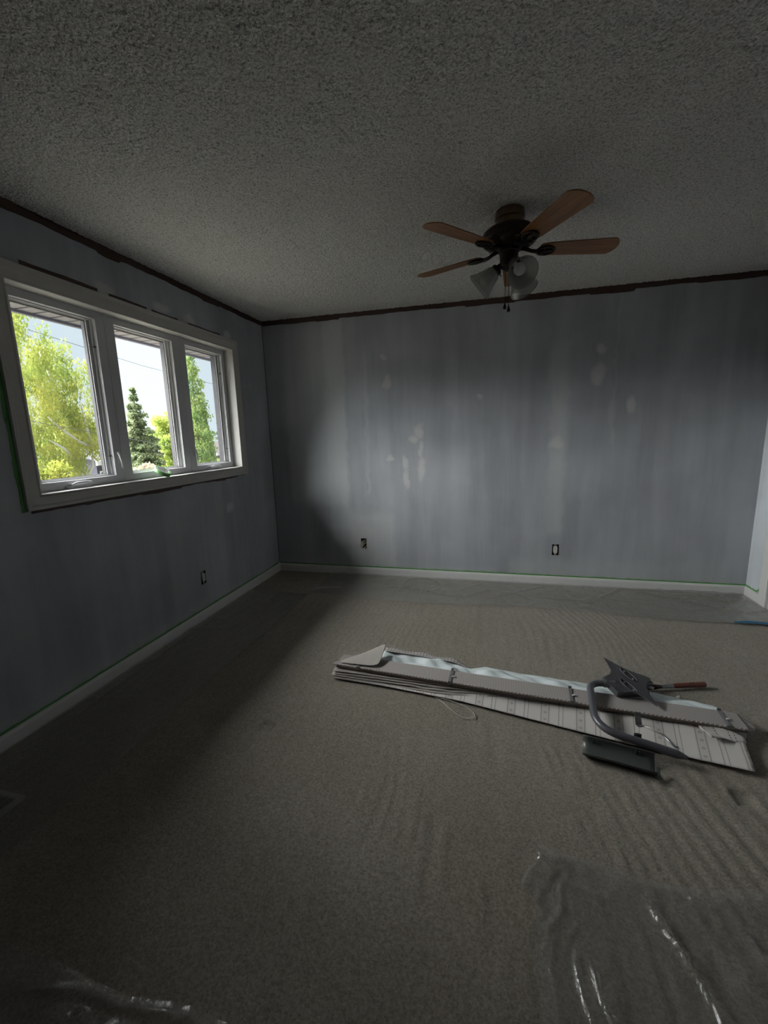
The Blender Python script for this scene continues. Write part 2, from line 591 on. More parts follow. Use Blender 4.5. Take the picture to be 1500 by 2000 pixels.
def tag(o, label=None, cat=None, group=None, kind=None):
    if label:
        o['label'] = label
    if cat:
        o['category'] = cat
    if group:
        o['group'] = group
    if kind:
        o['kind'] = kind
    return o


def struct(o, label, cat):
    return tag(o, label, cat, kind='structure')


def slab(name, axis, a0, a1, us, zs, holes, mat):
    """wall slab in the plane perpendicular to axis, from a0 to a1, with rectangular holes (u0,u1,z0,z1)"""
    ul = sorted(set(list(us) + [h[0] for h in holes] + [h[1] for h in holes]))
    zl = sorted(set(list(zs) + [h[2] for h in holes] + [h[3] for h in holes]))

    def solid(i, j):
        if i < 0 or j < 0 or i >= len(ul) - 1 or j >= len(zl) - 1:
            return False
        uc, zc = (ul[i] + ul[i + 1]) / 2, (zl[j] + zl[j + 1]) / 2
        return not any(h[0] < uc < h[1] and h[2] < zc < h[3] for h in holes)

    def P(a, u, z):
        return (a, u, z) if axis == 0 else (u, a, z)
    mb = MB()
    for i in range(len(ul) - 1):
        for j in range(len(zl) - 1):
            if not solid(i, j):
                continue
            u0, u1, z0, z1 = ul[i], ul[i + 1], zl[j], zl[j + 1]
            for a in (a0, a1):
                mb.add([P(a, u0, z0), P(a, u1, z0), P(a, u1, z1), P(a, u0, z1)], [(0, 1, 2, 3)])
            for (di, dj, e) in ((-1, 0, ((u0, z0), (u0, z1))), (1, 0, ((u1, z0), (u1, z1))), (0, -1, ((u0, z0), (u1, z0))), (0, 1, ((u0, z1), (u1, z1)))):
                if not solid(i + di, j + dj):
                    mb.add([P(a0, *e[0]), P(a0, *e[1]), P(a1, *e[1]), P(a1, *e[0])], [(0, 1, 2, 3)])
    o = mb.build(name, mat)
    import bmesh
    bm = bmesh.new()
    bm.from_mesh(o.data)
    bmesh.ops.remove_doubles(bm, verts=bm.verts, dist=1e-5)
    bmesh.ops.recalc_face_normals(bm, faces=bm.faces)
    bm.to_mesh(o.data)
    bm.free()
    return o


def blurred_noise(shape, sig, seed):
    r = np.random.default_rng(seed).standard_normal(shape)
    fy = np.fft.fftfreq(shape[0])[:, None]
    fx = np.fft.fftfreq(shape[1])[None, :]
    if np.isscalar(sig):
        sig = (sig, sig)
    k = np.exp(-2 * (np.pi ** 2) * ((fy * sig[0]) ** 2 + (fx * sig[1]) ** 2))
    o = np.real(np.fft.ifft2(np.fft.fft2(r) * k))
    return o / o.std()


def height_field(name, xs, ys, Z, mat, smooth=True, skirt=None, up=True):
    nx, ny = len(xs), len(ys)
    X, Y = np.meshgrid(xs, ys, indexing='ij')
    V = np.stack([X.ravel(), Y.ravel(), Z.ravel()], 1)
    I = (np.arange(nx - 1)[:, None] * ny + np.arange(ny - 1)[None, :]).ravel()
    Q = np.stack([I, I + ny, I + ny + 1, I + 1], 1)
    if not up:
        Q = Q[:, ::-1]
    if skirt is not None:
        base = len(V)
        V = np.vstack([V, [(xs[0], ys[0], skirt), (xs[-1], ys[0], skirt), (xs[-1], ys[-1], skirt), (xs[0], ys[-1], skirt)]])
        Q = np.vstack([Q, [[base, base + 3, base + 2, base + 1] if up else [base, base + 1, base + 2, base + 3]]])
    return np_mesh(name, V, Q, mat, smooth=smooth)


# ------------------------------------------------------------------ room shell
# carpet floor: low waves and two furniture dents
stp = .010
xs = np.arange(-.02, W + .03, stp)
ys = np.arange(.3, D + .02, stp)
X, Y = np.meshgrid(xs, ys, indexing='ij')
Z = -.004 + .0006 * blurred_noise(X.shape, 1.0, 1) + .0007 * blurred_noise(X.shape, (1.4, 9), 2)
warp = .05 * blurred_noise(X.shape, 25, 4)
Z += .0012 * (.6 + .5 * blurred_noise(X.shape, 18, 5)) * np.sin((X + .25 * (Y - 1.2) * (X - 1.6) * .35 + warp * .8) * 2 * np.pi / .055)
for (dx, dy, hw) in ((1.10, 1.615, .034), (3.05, 1.62, .034)):
    e = np.maximum(np.abs(X - dx), np.abs(Y - dy))
    Z -= .011 * np.clip((hw - e) / .010 + .5, 0, 1)
Z = np.minimum(Z, -.0005)
fl = height_field('floor', xs, ys, Z, 'carpet', skirt=None)
struct(fl, 'worn taupe carpet with ripples and furniture dents', 'floor')
fb = MB().box(EX, W + .12, FR - .12, .305, -.06, -.004).build('carpet_edge_strip', 'carpet', fl)
sb = MB().box(EX, W + .12, FR - .12, D + .12, -.12, -.035).build('subfloor', 'board_edge', fl)

# ceiling with real popcorn relief
xs = np.arange(-.02, W + .03, .005)
ys = np.concatenate([np.arange(.55, 2.3, .005), np.arange(2.3, D + .02, .0075)])
n1 = blurred_noise((len(xs), len(ys)), .85, 21)
n2 = blurred_noise((len(xs), len(ys)), 2.0, 22)
hh = np.clip(.8 * n1 + .35 * n2, -1.5, .55)
ce = height_field('ceiling', xs, ys, H + .0020 - .0024 * hh, 'ceiling', up=False)
struct(ce, 'off-white popcorn textured ceiling', 'ceiling')
MB().box(EX, W + .12, FR - .12, .56, H, H + .03).build('ceiling_board', 'ceiling', ce)
MB().box(EX, W + .12, FR - .12, D + .12, H + .02, H + .12).build('ceiling_slab', 'ceiling', ce)

WIN = (1.555, 3.328, 1.105, 2.105)
OUT_L = (2.672, .322)      # outlet on the window wall (y, z)
BOX = (.928, .315)         # cable box on far wall (x, z)
OUT_B = (2.690, .318)      # outlet on far wall
hw_, hh_ = .028, .049


def hole(c):
    return (c[0] - hw_, c[0] + hw_, c[1] - hh_, c[1] + hh_)


wl_ = slab('wall_left', 0, EX, 0, (FR - .12, D + .12), (-.1, H + .05), [WIN, hole(OUT_L)], 'wall_left')
struct(wl_, 'grey-blue primed wall with the triple window', 'wall')
wb_ = slab('wall_back', 1, D, D + .12, (0, W), (-.1, H + .05), [hole(BOX), hole(OUT_B)], 'wall_back')
struct(wb_, 'streaky grey-blue primed wall with filler spots and two wall boxes', 'wall')
DOOR = (2.72, 3.575, -.02, 2.04)
wr_ = slab('wall_right', 0, W, W + .12, (FR - .12, D + .12), (-.1, H + .05), [DOOR], 'wall_right')
struct(wr_, 'pale primed wall with the doorway', 'wall')
wf_ = slab('wall_front', 1, FR - .12, FR, (0, W), (-.1, H + .05), [], 'white')  # out of view; white added to bounce more light into the room
struct(wf_, 'unseen wall facing the far wall, whitened to bounce light', 'wall')


# old brown paint left along the ceiling and around the window, irregular brush edge
def paint_strip(parent, axis, a, u0, u1, zt, zb_fn, n, name='old_paint_band', mat='brown', proud=.0012):
    us = np.linspace(u0, u1, n)
    lo, hi = [], []
    for u in us:
        b = zb_fn(u)
        lo.append((u, b))
        hi.append((u, zt(u) if callable(zt) else zt))
    mb = MB()
    s = 1 if axis == 0 else -1

    def P(p, t):
        return (a + s * t, p[0], p[1]) if axis == 0 else (p[0], a + s * t, p[1])
    G = [[P(p, 0.0002) for p in hi], [P(p, proud) for p in hi], [P(p, proud) for p in lo], [P(p, 0.0002) for p in lo]]
    mb.grid(G)
    o = mb.build(name, mat, parent)
    return o


def ragged(base, amp, seed, steps=()):
    r = random.Random(seed)
    ph = [r.uniform(0, 6.28) for _ in range(6)]

    def f(u):
        v = base
        for (a, d) in steps:
            if u > a:
                v = d
        return v + amp * (math.sin(u * 9 + ph[0]) * .5 + math.sin(u * 23 + ph[1]) * .35 + math.sin(u * 61 + ph[2]) * .2)
    return f


tag(paint_strip(wb_, 1, D, .002, W, H + .004, ragged(2.398, .004, 3, ((.55, 2.392), (.78, 2.404), (1.9, 2.392), (2.3, 2.398), (2.85, 2.388), (3.175, 2.404), (3.6, 2.399))), 260), 'dark brown unpainted band under the ceiling')
tag(paint_strip(wl_, 0, 0, FR, D - .002, H + .004, ragged(2.398, .005, 5, ((2.1, 2.388), (2.25, 2.402), (3.0, 2.392), (3.2, 2.402))), 300), 'dark brown unpainted band under the ceiling')
for k, (u0, u1, zb, zt) in enumerate(((1.66, 2.07, 2.168, 2.198), (2.14, 2.42, 2.168, 2.191), (2.46, 2.70, 2.168, 2.189), (2.80, 3.18, 2.168, 2.189))):
    paint_strip(wl_, 0, 0, u0, u1, ragged(zt, .0025, 30 + k), lambda u, z=zb: z, 40)
paint_strip(wl_, 0, 0, 1.52, 3.36, 1.056, ragged(1.036, .004, 41, ((1.8, 1.030), (2.2, 1.026), (2.55, 1.034), (2.95, 1.028), (3.08, 1.036), (3.25, 1.041))), 120)
MB().box(.0003, .005, D - .0016, D + .001, .09, 2.40).build('corner_dark_line', 'corner_dark', wb_)  # thin dark strip running up the corner


# baseboards
def baseboard(name, axis, a, s, u0, u1, lab):
    prof = [(0, 0), (.014, 0), (.014, .062), (.010, .074), (.004, .079), (0, .079)]
    mb = MB()
    if axis == 0:
        mb.prism([(a + s * p[0], p[1] - .004) for p in prof], 1, u0, u1)
    else:
        pp = [(a + s * p[0], p[1] - .004) for p in prof]
        n = len(pp)
        vs = [(u0, p[0], p[1]) for p in pp] + [(u1, p[0], p[1]) for p in pp]
        mb.add(vs, [tuple(range(n)), tuple(range(n, 2 * n))[::-1]] + [(i, (i + 1) % n, n + (i + 1) % n, n + i) for i in range(n)])
    return struct(mb.build(name, 'white', bevel=.0), lab, 'baseboard')


CY0, CY1 = 3.575, 3.662      # door casing on the right wall
baseboard('baseboard_left', 0, 0, 1, FR, D, 'white baseboard under the window wall')
baseboard('baseboard_back', 1, D, -1, .014, W, 'white baseboard along the streaky far wall')
baseboard('baseboard_right', 0, W, -1, CY1, D - .014, 'short white baseboard beside the door casing')

# door and casing on the right wall (mostly beyond the frame)
tr = empty('trim_1', (W, CY0, 0))
struct(tr, 'white door casing beside the corner', 'trim')
for (y0, y1, z0, z1) in ((CY0, CY1, -.004, 2.127), (DOOR[0] - .087, DOOR[0], -.004, 2.127), (DOOR[0], CY0, 2.04, 2.127)):
    o = MB().box(-.018, 0, y0 - CY0, y1 - CY0, z0, z1).build('casing_board', 'white', tr, bevel=.004)
o = MB().box(0, .12, -.018, 0, -.004, 2.04).build('jamb', 'white', tr)
o = MB().box(0, .12, DOOR[0] - CY0, DOOR[0] - CY0 + .018, -.004, 2.04).build('jamb', 'white', tr)
dr = empty('door_1', (W, DOOR[0], 0))
struct(dr, 'white panelled door in the right wall', 'door')
MB().box(.06, .10, .02, CY0 - DOOR[0] - .02, .0, 2.035).build('door_leaf', 'white', dr)
for (y0, y1, z0, z1) in ((.12, .38, .25, .95), (.47, .73, .25, .95), (.12, .38, 1.1, 1.9), (.47, .73, 1.1, 1.9)):
    MB().box(.052, .0605, y0, y1, z0, z1).build('door_panel', 'white', dr, bevel=.006)
MB().lathe([(0.0, 0), (.026, .0), (.028, .02), (.014, .035), (.012, .055)], 16,
           Matrix.Translation((.005, .07, .95)) @ Matrix.Rotation(math.pi / 2, 4, 'Y')).build('door_knob', 'brass', dr, smooth=True)


# ------------------------------------------------------------------ window
wd = empty('window_1', (0, 0, 0))
struct(wd, 'white triple casement window with wide wooden casing', 'window')
IN = (1.573, 3.310, 1.120, 2.090)
OUTR = (1.498, 3.388, 1.050, 2.172)
i0, i1, k0, k1 = IN
o0, o1, p0, p1 = OUTR


def casing_board(a, b, c, d):
    """mitred board between outer edge a-b and inner edge d-c (y,z), stepped profile"""
    def lerp(p, q, t):
        return (p[0] + (q[0] - p[0]) * t, p[1] + (q[1] - p[1]) * t)
    prof = [(0, 0.0), (0, .019), (.22, .019), (.30, .015), (.85, .013), (.93, .017), (1, .015), (1, 0)]
    mb = MB()
    G = []
    for (t, x) in prof:
        s, e = lerp(a, d, t), lerp(b, c, t)
        G.append([(x, s[0], s[1]), (x, e[0], e[1])])
    mb.grid(G)
    n = len(prof)
    mb.f.append(tuple(2 * i for i in range(n)))
    mb.f.append(tuple(2 * i + 1 for i in range(n))[::-1])
    return mb.build('casing_board', 'casing', wd)


casing_board((o0, p1), (o1, p1), (i1, k1), (i0, k1))
casing_board((o1, p0), (o0, p0), (i0, k0), (i1, k0))
casing_board((o0, p0), (o0, p1), (i0, k1), (i0, k0))
casing_board((o1, p1), (o1, p0), (i1, k0), (i1, k1))
XF = -.07          # front face of the window frame
# jamb liner boards between casing and frame
MB().box(XF - .08, .001, WIN[0], i0, WIN[2], WIN[3]).build('reveal_board', 'casing', wd)
MB().box(XF - .08, .001, i1, WIN[1], WIN[2], WIN[3]).build('reveal_board', 'casing', wd)
MB().box(XF - .08, .001, i0, i1, k1, WIN[3]).build('reveal_board', 'casing', wd)
MB().box(XF - .08, .001, i0, i1, WIN[2], k0).build('sill_board', 'white', wd)

UNITS = [(1.573, 2.150, 1.642, 2.093, True), (2.150, 2.766, 2.219, 2.700, False), (2.766, 3.310, 2.834, 3.272, True)]
ZB, ZT = 1.164, 2.050


def ring(x0, x1, a, b):
    """rectangular ring between outer rect a and inner rect b (y0,y1,z0,z1), depth x0..x1"""
    mb = MB()
    A = [(a[0], a[2]), (a[1], a[2]), (a[1], a[3]), (a[0], a[3])]
    B = [(b[0], b[2]), (b[1], b[2]), (b[1], b[3]), (b[0], b[3])]
    vs = [(x, *p) for x in (x0, x1) for r in (A, B) for p in r]
    fs = []
    for i in range(4):
        j = (i + 1) % 4
        fs += [(8 + i, 8 + j, 12 + j, 12 + i), (j, i, 4 + i, 4 + j), (i, j, 8 + j, 8 + i), (4 + j, 4 + i, 12 + i, 12 + j)]
    mb.add(vs, fs)
    return mb


for n, (y0, y1, l, r, op) in enumerate(UNITS):
    fr_ = ring(XF - .025, XF, (y0 + .0006, y1 - .0006, k0, k1), (l, r, ZB, ZT)).build('window_frame', 'vinyl', wd, bevel=.0018)
    ins = .010
    if op:
        sc = ring(XF - .036, XF - .025, (y0 + .001, y1 - .001, k0, k1), (l + ins, r - ins, ZB + .006, ZT - .006)).build('screen_frame', 'vinyl_bright', wd)
        MB().add([(XF - .031, l + ins - .003, ZB + .003), (XF - .031, r - ins + .003, ZB + .003), (XF - .031, r - ins + .003, ZT - .003), (XF - .031, l + ins - .003, ZT - .003)], [(0, 1, 2, 3)]).build('insect_screen', 'screen', sc)
        for (yy, zz) in ((l + .004, 1.29), (l + .004, 1.95), (r - .004, 1.28), (r - .004, 1.90)):
            MB().box(XF - .026, XF - .015, yy - .009, yy + .009, zz - .0025, zz + .0025).build('screen_clip', 'black', sc)
    else:
        ring(XF - .036, XF - .025, (y0 + .001, y1 - .001, k0, k1), (l + ins, r - ins, ZB + .006, ZT - .006)).build('glazing_stop', 'vinyl_bright', wd)
    ring(XF - .068, XF - .048, (y0 + .001, y1 - .001, k0, k1), (l + .030, r - .030, ZB + .012, ZT - .011)).build('sash_exterior', 'frame_ext', wd)
    ss = ring(XF - .048, XF - .036, (y0 + .001, y1 - .001, k0, k1), (l + .028, r - .028, ZB + .011, ZT - .010)).build('sash', 'vinyl_bright', wd)
    ring(XF - .0485, XF - .0445, (l + .027, r - .027, ZB + .010, ZT - .009), (l + .033, r - .033, ZB + .014, ZT - .015)).build('gasket', 'gasket', ss)
    MB().box(XF - .060, XF - .052, l + .026, r - .026, ZB + .009, ZT - .008).build('pane', 'glass', ss)
    ring(EX - .005, XF - .068, (y0 + .001, y1 - .001, k0, k1), (l - .010, r + .015, ZB - .01, ZT + .01)).build('outer_frame', 'frame_ext', wd)

# crank operators and lock levers
for (yc, sgn) in ((1.835, 1), (3.02, 1)):
    mb = MB()
    P = []
    for t in np.linspace(-1, 1, 13):
        hgt = .026 * (1 - .55 * abs(t) ** 2.2)
        dep = .030 * (1 - .35 * abs(t) ** 2)
        yy = yc + t * .072
        P.append([(XF - .001, yy, 1.1205), (XF + dep, yy, 1.1205), (XF + dep * .92, yy, 1.1205 + hgt * .55), (XF + dep * .45, yy, 1.1205 + hgt), (XF - .001, yy, 1.1205 + hgt)])
    mb.grid(P)
    mb.f.append(tuple(range(5)))
    mb.f.append(tuple(12 * 5 + i for i in range(5))[::-1])
    ck = mb.build('crank_housing', 'vinyl', wd, smooth=True, auto=50)
    MB().tube([(XF + .022, yc - .05, 1.142), (XF + .026, yc - .02, 1.150), (XF + .026, yc + .03, 1.150), (XF + .022, yc + .066, 1.143)], [.005, .006, .006, .008], 8).build('crank_handle', 'vinyl', ck, smooth=True)
for yc in (2.118, 2.812):
    lv = MB().box(XF - .001, XF + .006, yc - .008, yc + .008, 1.235, 1.315).build('lock_plate', 'vinyl', wd, bevel=.003)
    MB().tube([(XF + .006, yc - .004, 1.300), (XF + .018, yc - .003, 1.285), (XF + .024, yc + .002, 1.25), (XF + .022, yc + .006, 1.205)], [.006, .0065, .006, .0045], 8).build('lock_lever', 'vinyl_bright', lv, smooth=True)

# eave outside: soffit strips, fascia
ev = empty('roof_eave', (EX, 0, 2.2))
tag(ev, 'overhanging eave with ribbed perforated soffit above the window', 'eave')
SX0, SX1, SZ = -.75, EX, 2.19
me0 = None
for i in range(64):
    y = .2 + i * .110
    if me0 is None:
        mb = MB().box(SX0 - EX, -.0, .010, .100, SZ - 2.2, SZ - 2.2 + .006)
        o = mb.build('soffit_strip', 'soffit', ev)
        me0 = o.data
    else:
        o = bpy.data.objects.new('soffit_strip', me0)
        COL.objects.link(o)
        o.parent = ev
    o.location = (0, y, 0)
MB().box(SX0 - EX, 0, -6, 16, SZ - 2.2 + .006, SZ - 2.2 + .03).build('soffit_backing', 'soffit_line', ev)
MB().box(SX0 - EX - .03, SX0 - EX, -6, 16, -.027, .16).build('fascia', 'fascia', ev)
MB().prism([(SX0 - EX - .05, .15), (.3, .55), (.3, .60), (SX0 - EX - .05, .20)], 1, -6, 16).build('roof_sheet', 'fascia', ev)


# ------------------------------------------------------------------ wall boxes
def wall_box(name, c, axis, label, cat):
    """frame: u along wall, n into the room"""
    e = empty(name)
    if axis == 0:
        e.matrix_world = Matrix(((0, 1, 0, 0), (1, 0, 0, c[0]), (0, 0, 1, c[1]), (0, 0, 0, 1)))
        # local x = along wall (world y), local y = into room (world x)
        e.matrix_world = Matrix.Translation((0, c[0], c[1])) @ Matrix.Rotation(-math.pi / 2, 4, 'Z')
    else:
        e.matrix_world = Matrix.Translation((c[0], D, c[1])) @ Matrix.Rotation(math.pi, 4, 'Z')
    tag(e, label, cat)
    mb = MB()
    w, h, t, dp = hw_, hh_, .0022, .062
    mb.box(-w, w, -dp, -dp + t, -h, h)
    mb.box(-w, -w + t, -dp, .0015, -h, h)
    mb.box(w - t, w, -dp, .0015, -h, h)
    mb.box(-w, w, -dp, .0015, -h, -h + t)
    mb.box(-w, w, -dp, .0015, h - t, h)
    mb.build('box_shell', 'black', e)
    return e


def receptacle(e):
    mb = MB()
    pts = []
    for sgn in (1, -1):
        for a in np.linspace(-.25, math.pi + .25, 14):
            pts.append((sgn * .0165 * math.cos(a), sgn * (.0185 + .0165 * math.sin(a))))
    body = MB().prism(pts, 1, -.03, .006).build('receptacle_face', 'receptacle', e)
    for sgn in (1, -1):
        for dx in (-.006, .006):
            MB().box(dx - .0012, dx + .0012, .0058, .0066, sgn * .022 - .005, sgn * .022 + .005).build('slot', 'black', body)
        MB().lathe([(.0001, .0066), (.0026, .0066), (.0026, .005)], 10, Matrix.Translation((0, 0, sgn * .022 - .011)) @ Matrix.Rotation(-math.pi / 2, 4, 'X')).build('ground_hole', 'black', body)
    for z0 in (-.047, .036):
        MB().box(-.008, .008, -.004, -.0015, z0, z0 + .011).build('yoke_strap', 'steel', e)
    MB().lathe([(.0001, .0075), (.003, .0070), (.0035, .0055)], 10, Matrix.Rotation(-math.pi / 2, 4, 'X')).build('centre_screw', 'black', e)


e = wall_box('wall_outlet', OUT_B, 1, 'white duplex outlet without cover plate on the streaky far wall', 'outlet')
receptacle(e)
e = wall_box('wall_outlet', OUT_L, 0, 'duplex outlet without cover plate under the window', 'outlet')
receptacle(e)
e = wall_box('cable_box', BOX, 1, 'open black wall box with beige cable ends sticking out', 'wall box')
for k, (dx, dz, bend) in enumerate(((.012, .004, .030), (.004, -.008, .034), (-.004, -.020, .024))):
    MB().tube([(dx - .02, -.055, dz + .022), (dx - .006, -.01, dz + .016), (dx + .008, .022, dz + .004), (dx + .018, bend, dz - .018)], [.0055, .0055, .006, .0055], 8).build('cable_end', 'cable', e, smooth=True)
MB().tube([(-.016, -.05, -.03), (-.018, .01, -.032), (-.012, .03, -.040)], .005, 8).build('cable_end', 'cable', e, smooth=True)


# ------------------------------------------------------------------ tape
def tape_run(name, pts, wfn, normal, label, mat='tape_green', seed=0, lift=.0012, cat='tape'):
    """thin tape band along a polyline; wfn(t) -> (side vector, width)"""
    r = random.Random(seed)
    mb = MB()
    G = []
    n = Vector(normal)
    for i, (p, side, w) in enumerate(pts):
        p = Vector(p)
        side = Vector(side)
        w2 = w * (1 + r.uniform(-.18, .22))
        G.append([p + n * .0002, p + n * lift, p + side * w2 + n * lift, p + side * w2 + n * .0002])
    mb.grid([[tuple(q) for q in row] for row in G])
    mb.f.append((0, 1, 2, 3))
    k = len(G) - 1
    mb.f.append((4 * k + 3, 4 * k + 2, 4 * k + 1, 4 * k))
    return tag(mb.build(name, mat), label, cat)


zt = .0748
tape_run('masking_tape', [((x, D - .0003, zt - .003), (0, 0, 1), .013) for x in np.linspace(.014, W, 160)], None, (0, -1, 0), 'green masking tape along the baseboard of the far wall', seed=1, lift=.0045)
tape_run('masking_tape', [((.0003, y, zt - .003), (0, 0, 1), .013) for y in np.linspace(FR + .1, D - .014, 160)], None, (1, 0, 0), 'green masking tape along the baseboard below the window', seed=2, lift=.0045)
pts = [((W - .0003, y, zt - .003), (0, 0, 1), .013) for y in np.linspace(D, 3.735, 10)]
for a in np.linspace(0, math.pi / 2, 8)[1:]:
    pts.append(((W - .0003, 3.735 - .068 * math.sin(a), zt + .065 - .068 * math.cos(a)), (0, math.sin(a), math.cos(a)), .013))
pts += [((W - .0003, 3.666, z), (0, 1, 0), .012) for z in np.linspace(.2, 2.1, 40)]
tape_run('masking_tape', pts, None, (-1, 0, 0), 'green masking tape turning up along the white door casing', seed=3, lift=.0045)
tape_run('masking_tape', [((.0003, o0 + .002, z), (0, -1, 0), .020) for z in np.linspace(1.046, 2.17, 40)], None, (1, 0, 0), 'wide green tape down the window casing away from the corner', seed=4, lift=.0016)
tape_run('masking_tape', [((.0003, o1 - .002, z), (0, 1, 0), .010) for z in np.linspace(1.046, 2.05, 40)], None, (1, 0, 0), 'narrow green tape down the window casing near the corner', seed=5, lift=.0016)
tape_run('painter_tape', [((x, 3.235 + .014 * (x - 3.78), .0125 + .002 * math.sin(x * 23)), (0, 1, 0), .034 * (1 if x > 3.83 else .6)) for x in np.linspace(3.785, W - .004, 24)], None, (0, 0, 1), 'blue painter tape holding the plastic edge by the doorway', 'tape_blue', 6, .001)

# roll of green tape leaning on the sill
rl = empty('tape_roll')
tag(rl, 'roll of green masking tape leaning on the window sill', 'tape roll')
ro, ri, rw = .052, .0385, .024
tl = math.radians(33)
ax = Matrix.Rotation(tl, 4, 'Y')
cz = 1.1202 + ro * math.sin(tl) + .0002
rl.matrix_world = Matrix.Translation((-.022, 2.405, cz)) @ Matrix.Rotation(math.radians(12), 4, 'Z') @ ax
MB().lathe([(ri + .003, 0), (ro, 0), (ro, rw), (ri + .003, rw)], 40, None, True).build('tape_winding', 'tape_side', rl, smooth=True, auto=40)
MB().lathe([(ri, -.0004), (ri + .003, -.0004), (ri + .003, rw + .0004), (ri, rw + .0004)], 40, None, True).build('core', 'tape_core', rl, smooth=True, auto=40)


# ------------------------------------------------------------------ floor register
vt = empty('floor_register', (.298, .895, 0))
tag(vt, 'almond metal floor register with long slots beside the window wall', 'vent')
w, l = .073, .156
mb = MB()
A = [(-w, -l), (w, -l), (w, l), (-w, l)]
B = [(-w + .022, -l + .024), (w - .022, -l + .024), (w - .022, l - .024), (-w + .022, l - .024)]
Cc = [(-w + .004, -l + .004), (w - .004, -l + .004), (w - .004, l - .004), (-w + .004, l - .004)]
vs = [(*p, -.002) for p in A] + [(*p, .0055) for p in Cc] + [(*p, .007) for p in B] + [(*p, -.003) for p in B]
fs = []
for b in (0, 4, 8):
    for i in range(4):
        j = (i + 1) % 4
        fs.append((b + i, b + j, b + 4 + j, b + 4 + i))
mb.add(vs, fs)
mb.build('register_frame', 'vent', vt)
MB().box(-w + .02, w - .02, -l + .02, l - .02, -.0034, -.002).build('duct_shade_pan', 'black', vt)  # black sheet standing in for the shade down the duct
for k in range(8):
    x = -w + .022 + (k + .5) * (2 * w - .044) / 8
    MB().add([(x - .0040, -l + .024, .0045), (x + .0030, -l + .024, .0066), (x + .0030, l - .024, .0066), (x - .0040, l - .024, .0045),
              (x - .0040, -l + .024, .0025), (x + .0030, -l + .024, .0045), (x + .0030, l - .024, .0045), (x - .0040, l - .024, .0025)],
             [(0, 1, 2, 3), (4, 7, 6, 5), (0, 4, 5, 1), (3, 2, 6, 7), (1, 5, 6, 2), (0, 3, 7, 4)]).build('louver', 'vent', vt)


# ------------------------------------------------------------------ plastic sheets
def seg_dist(X, Y, pl):
    d = np.full(X.shape, 9.0)
    for (a, b) in zip(pl[:-1], pl[1:]):
        ax_, ay_ = a
        bx_, by_ = b
        L2 = (bx_ - ax_) ** 2 + (by_ - ay_) ** 2
        t = np.clip(((X - ax_) * (bx_ - ax_) + (Y - ay_) * (by_ - ay_)) / L2, 0, 1)
        d = np.minimum(d, np.hypot(X - ax_ - t * (bx_ - ax_), Y - ay_ - t * (by_ - ay_)))
    return d


def film(name, x0, x1, y0, y1, label, seed, edge=None, zc=.007, amp=.0035, cell=.02, creases=(), ch=.010, cw=.007):
    """crumpled clear film: soft waves, long folds and listed crease lines"""
    nx, ny = max(8, int((x1 - x0) / cell)), max(8, int((y1 - y0) / cell))
    k = .02 / cell
    n = blurred_noise((nx, ny), 2.2 * k, seed)
    n2 = blurred_noise((nx, ny), (1.0 * k, 7 * k), seed + 1)
    xs, ys = np.linspace(x0, x1, nx), np.linspace(y0, y1, ny)
    X, Y = np.meshgrid(xs, ys, indexing='ij')
    Z = zc + amp * (.45 * np.abs(n) + .55 * np.abs(n2)) - amp * .3
    Z += .006 * np.exp(-(blurred_noise((nx, ny), 7 * k, seed + 3) / .07) ** 2)
    if edge:
        X, Y = edge(X, Y, None)
    wob = .012 * blurred_noise((nx, ny), 4 * k, seed + 5)
    for i, pl in enumerate(creases):
        d = seg_dist(X + wob, Y + wob, pl)
        Z += ch * (.6 + .4 * math.cos(i * 2.4)) * np.exp(-(d / cw) ** 2)
    V = np.stack([X.ravel(), Y.ravel(), np.maximum(Z, .002).ravel()], 1)
    I = (np.arange(nx - 1)[:, None] * ny + np.arange(ny - 1)[None, :]).ravel()
    Q = np.stack([I, I + ny, I + ny + 1, I + 1], 1)
    o = np_mesh(name, V, Q, 'film', smooth=True)
    return tag(o, label, 'plastic sheet')


def edge_left(X, Y, r):
    t = (X - .015) / .57
    return X + t * (.012 * np.sin(Y * 5 + 1) + .02 * (Y - 2) * .8), Y


rc = random.Random(9)
cr = [[(.1 + .06 * i + rc.uniform(-.03, .03), 1.0 + rc.uniform(0, 1.2)), (.1 + .06 * i + rc.uniform(-.03, .03), 1.6 + rc.uniform(0, 1.4))] for i in range(7)]
cr += [[(.42 + .02 * i, 1.30 + .03 * i), (.44 + .022 * i, 1.52 + .03 * i)] for i in range(6)]
film('plastic_sheet', .015, .585, .2, 3.25, 'clear plastic film along the floor below the window', 50, edge_left, cell=.012, creases=cr, ch=.006, cw=.008)
cr = [[(x + rc.uniform(-.2, .2), 3.45 + rc.uniform(-.1, .3)), (x + rc.uniform(.1, .5), 3.5 + rc.uniform(-.12, .3))] for x in np.linspace(.6, 3.7, 12)]
cr += [[(3.62, 3.55), (3.95, 3.80)], [(3.80, 3.45), (4.10, 3.72)], [(3.55, 3.72), (4.08, 3.78)], [(3.78, 3.30), (3.92, 3.42), (4.10, 3.50)], [(3.2, 3.80), (4.1, 3.83)], [(2.0, 3.82), (2.6, 3.80)]]
film('plastic_sheet', .60, W - .016, 3.25, D - .016, 'clear plastic film along the floor of the far wall', 60,
     lambda X, Y, r: (X, Y + (D - .016 - Y) / (D - 3.25) * .03 * np.sin(X * 3.1)), cell=.013, creases=cr, ch=.012, cw=.012)
EDGE = [(2.275, 1.25), (2.290, 1.196), (2.236, 1.13), (2.228, 1.09), (2.275, 1.05), (2.262, 1.0), (2.248, .95), (2.255, .88), (2.262, .80), (2.262, .30)]
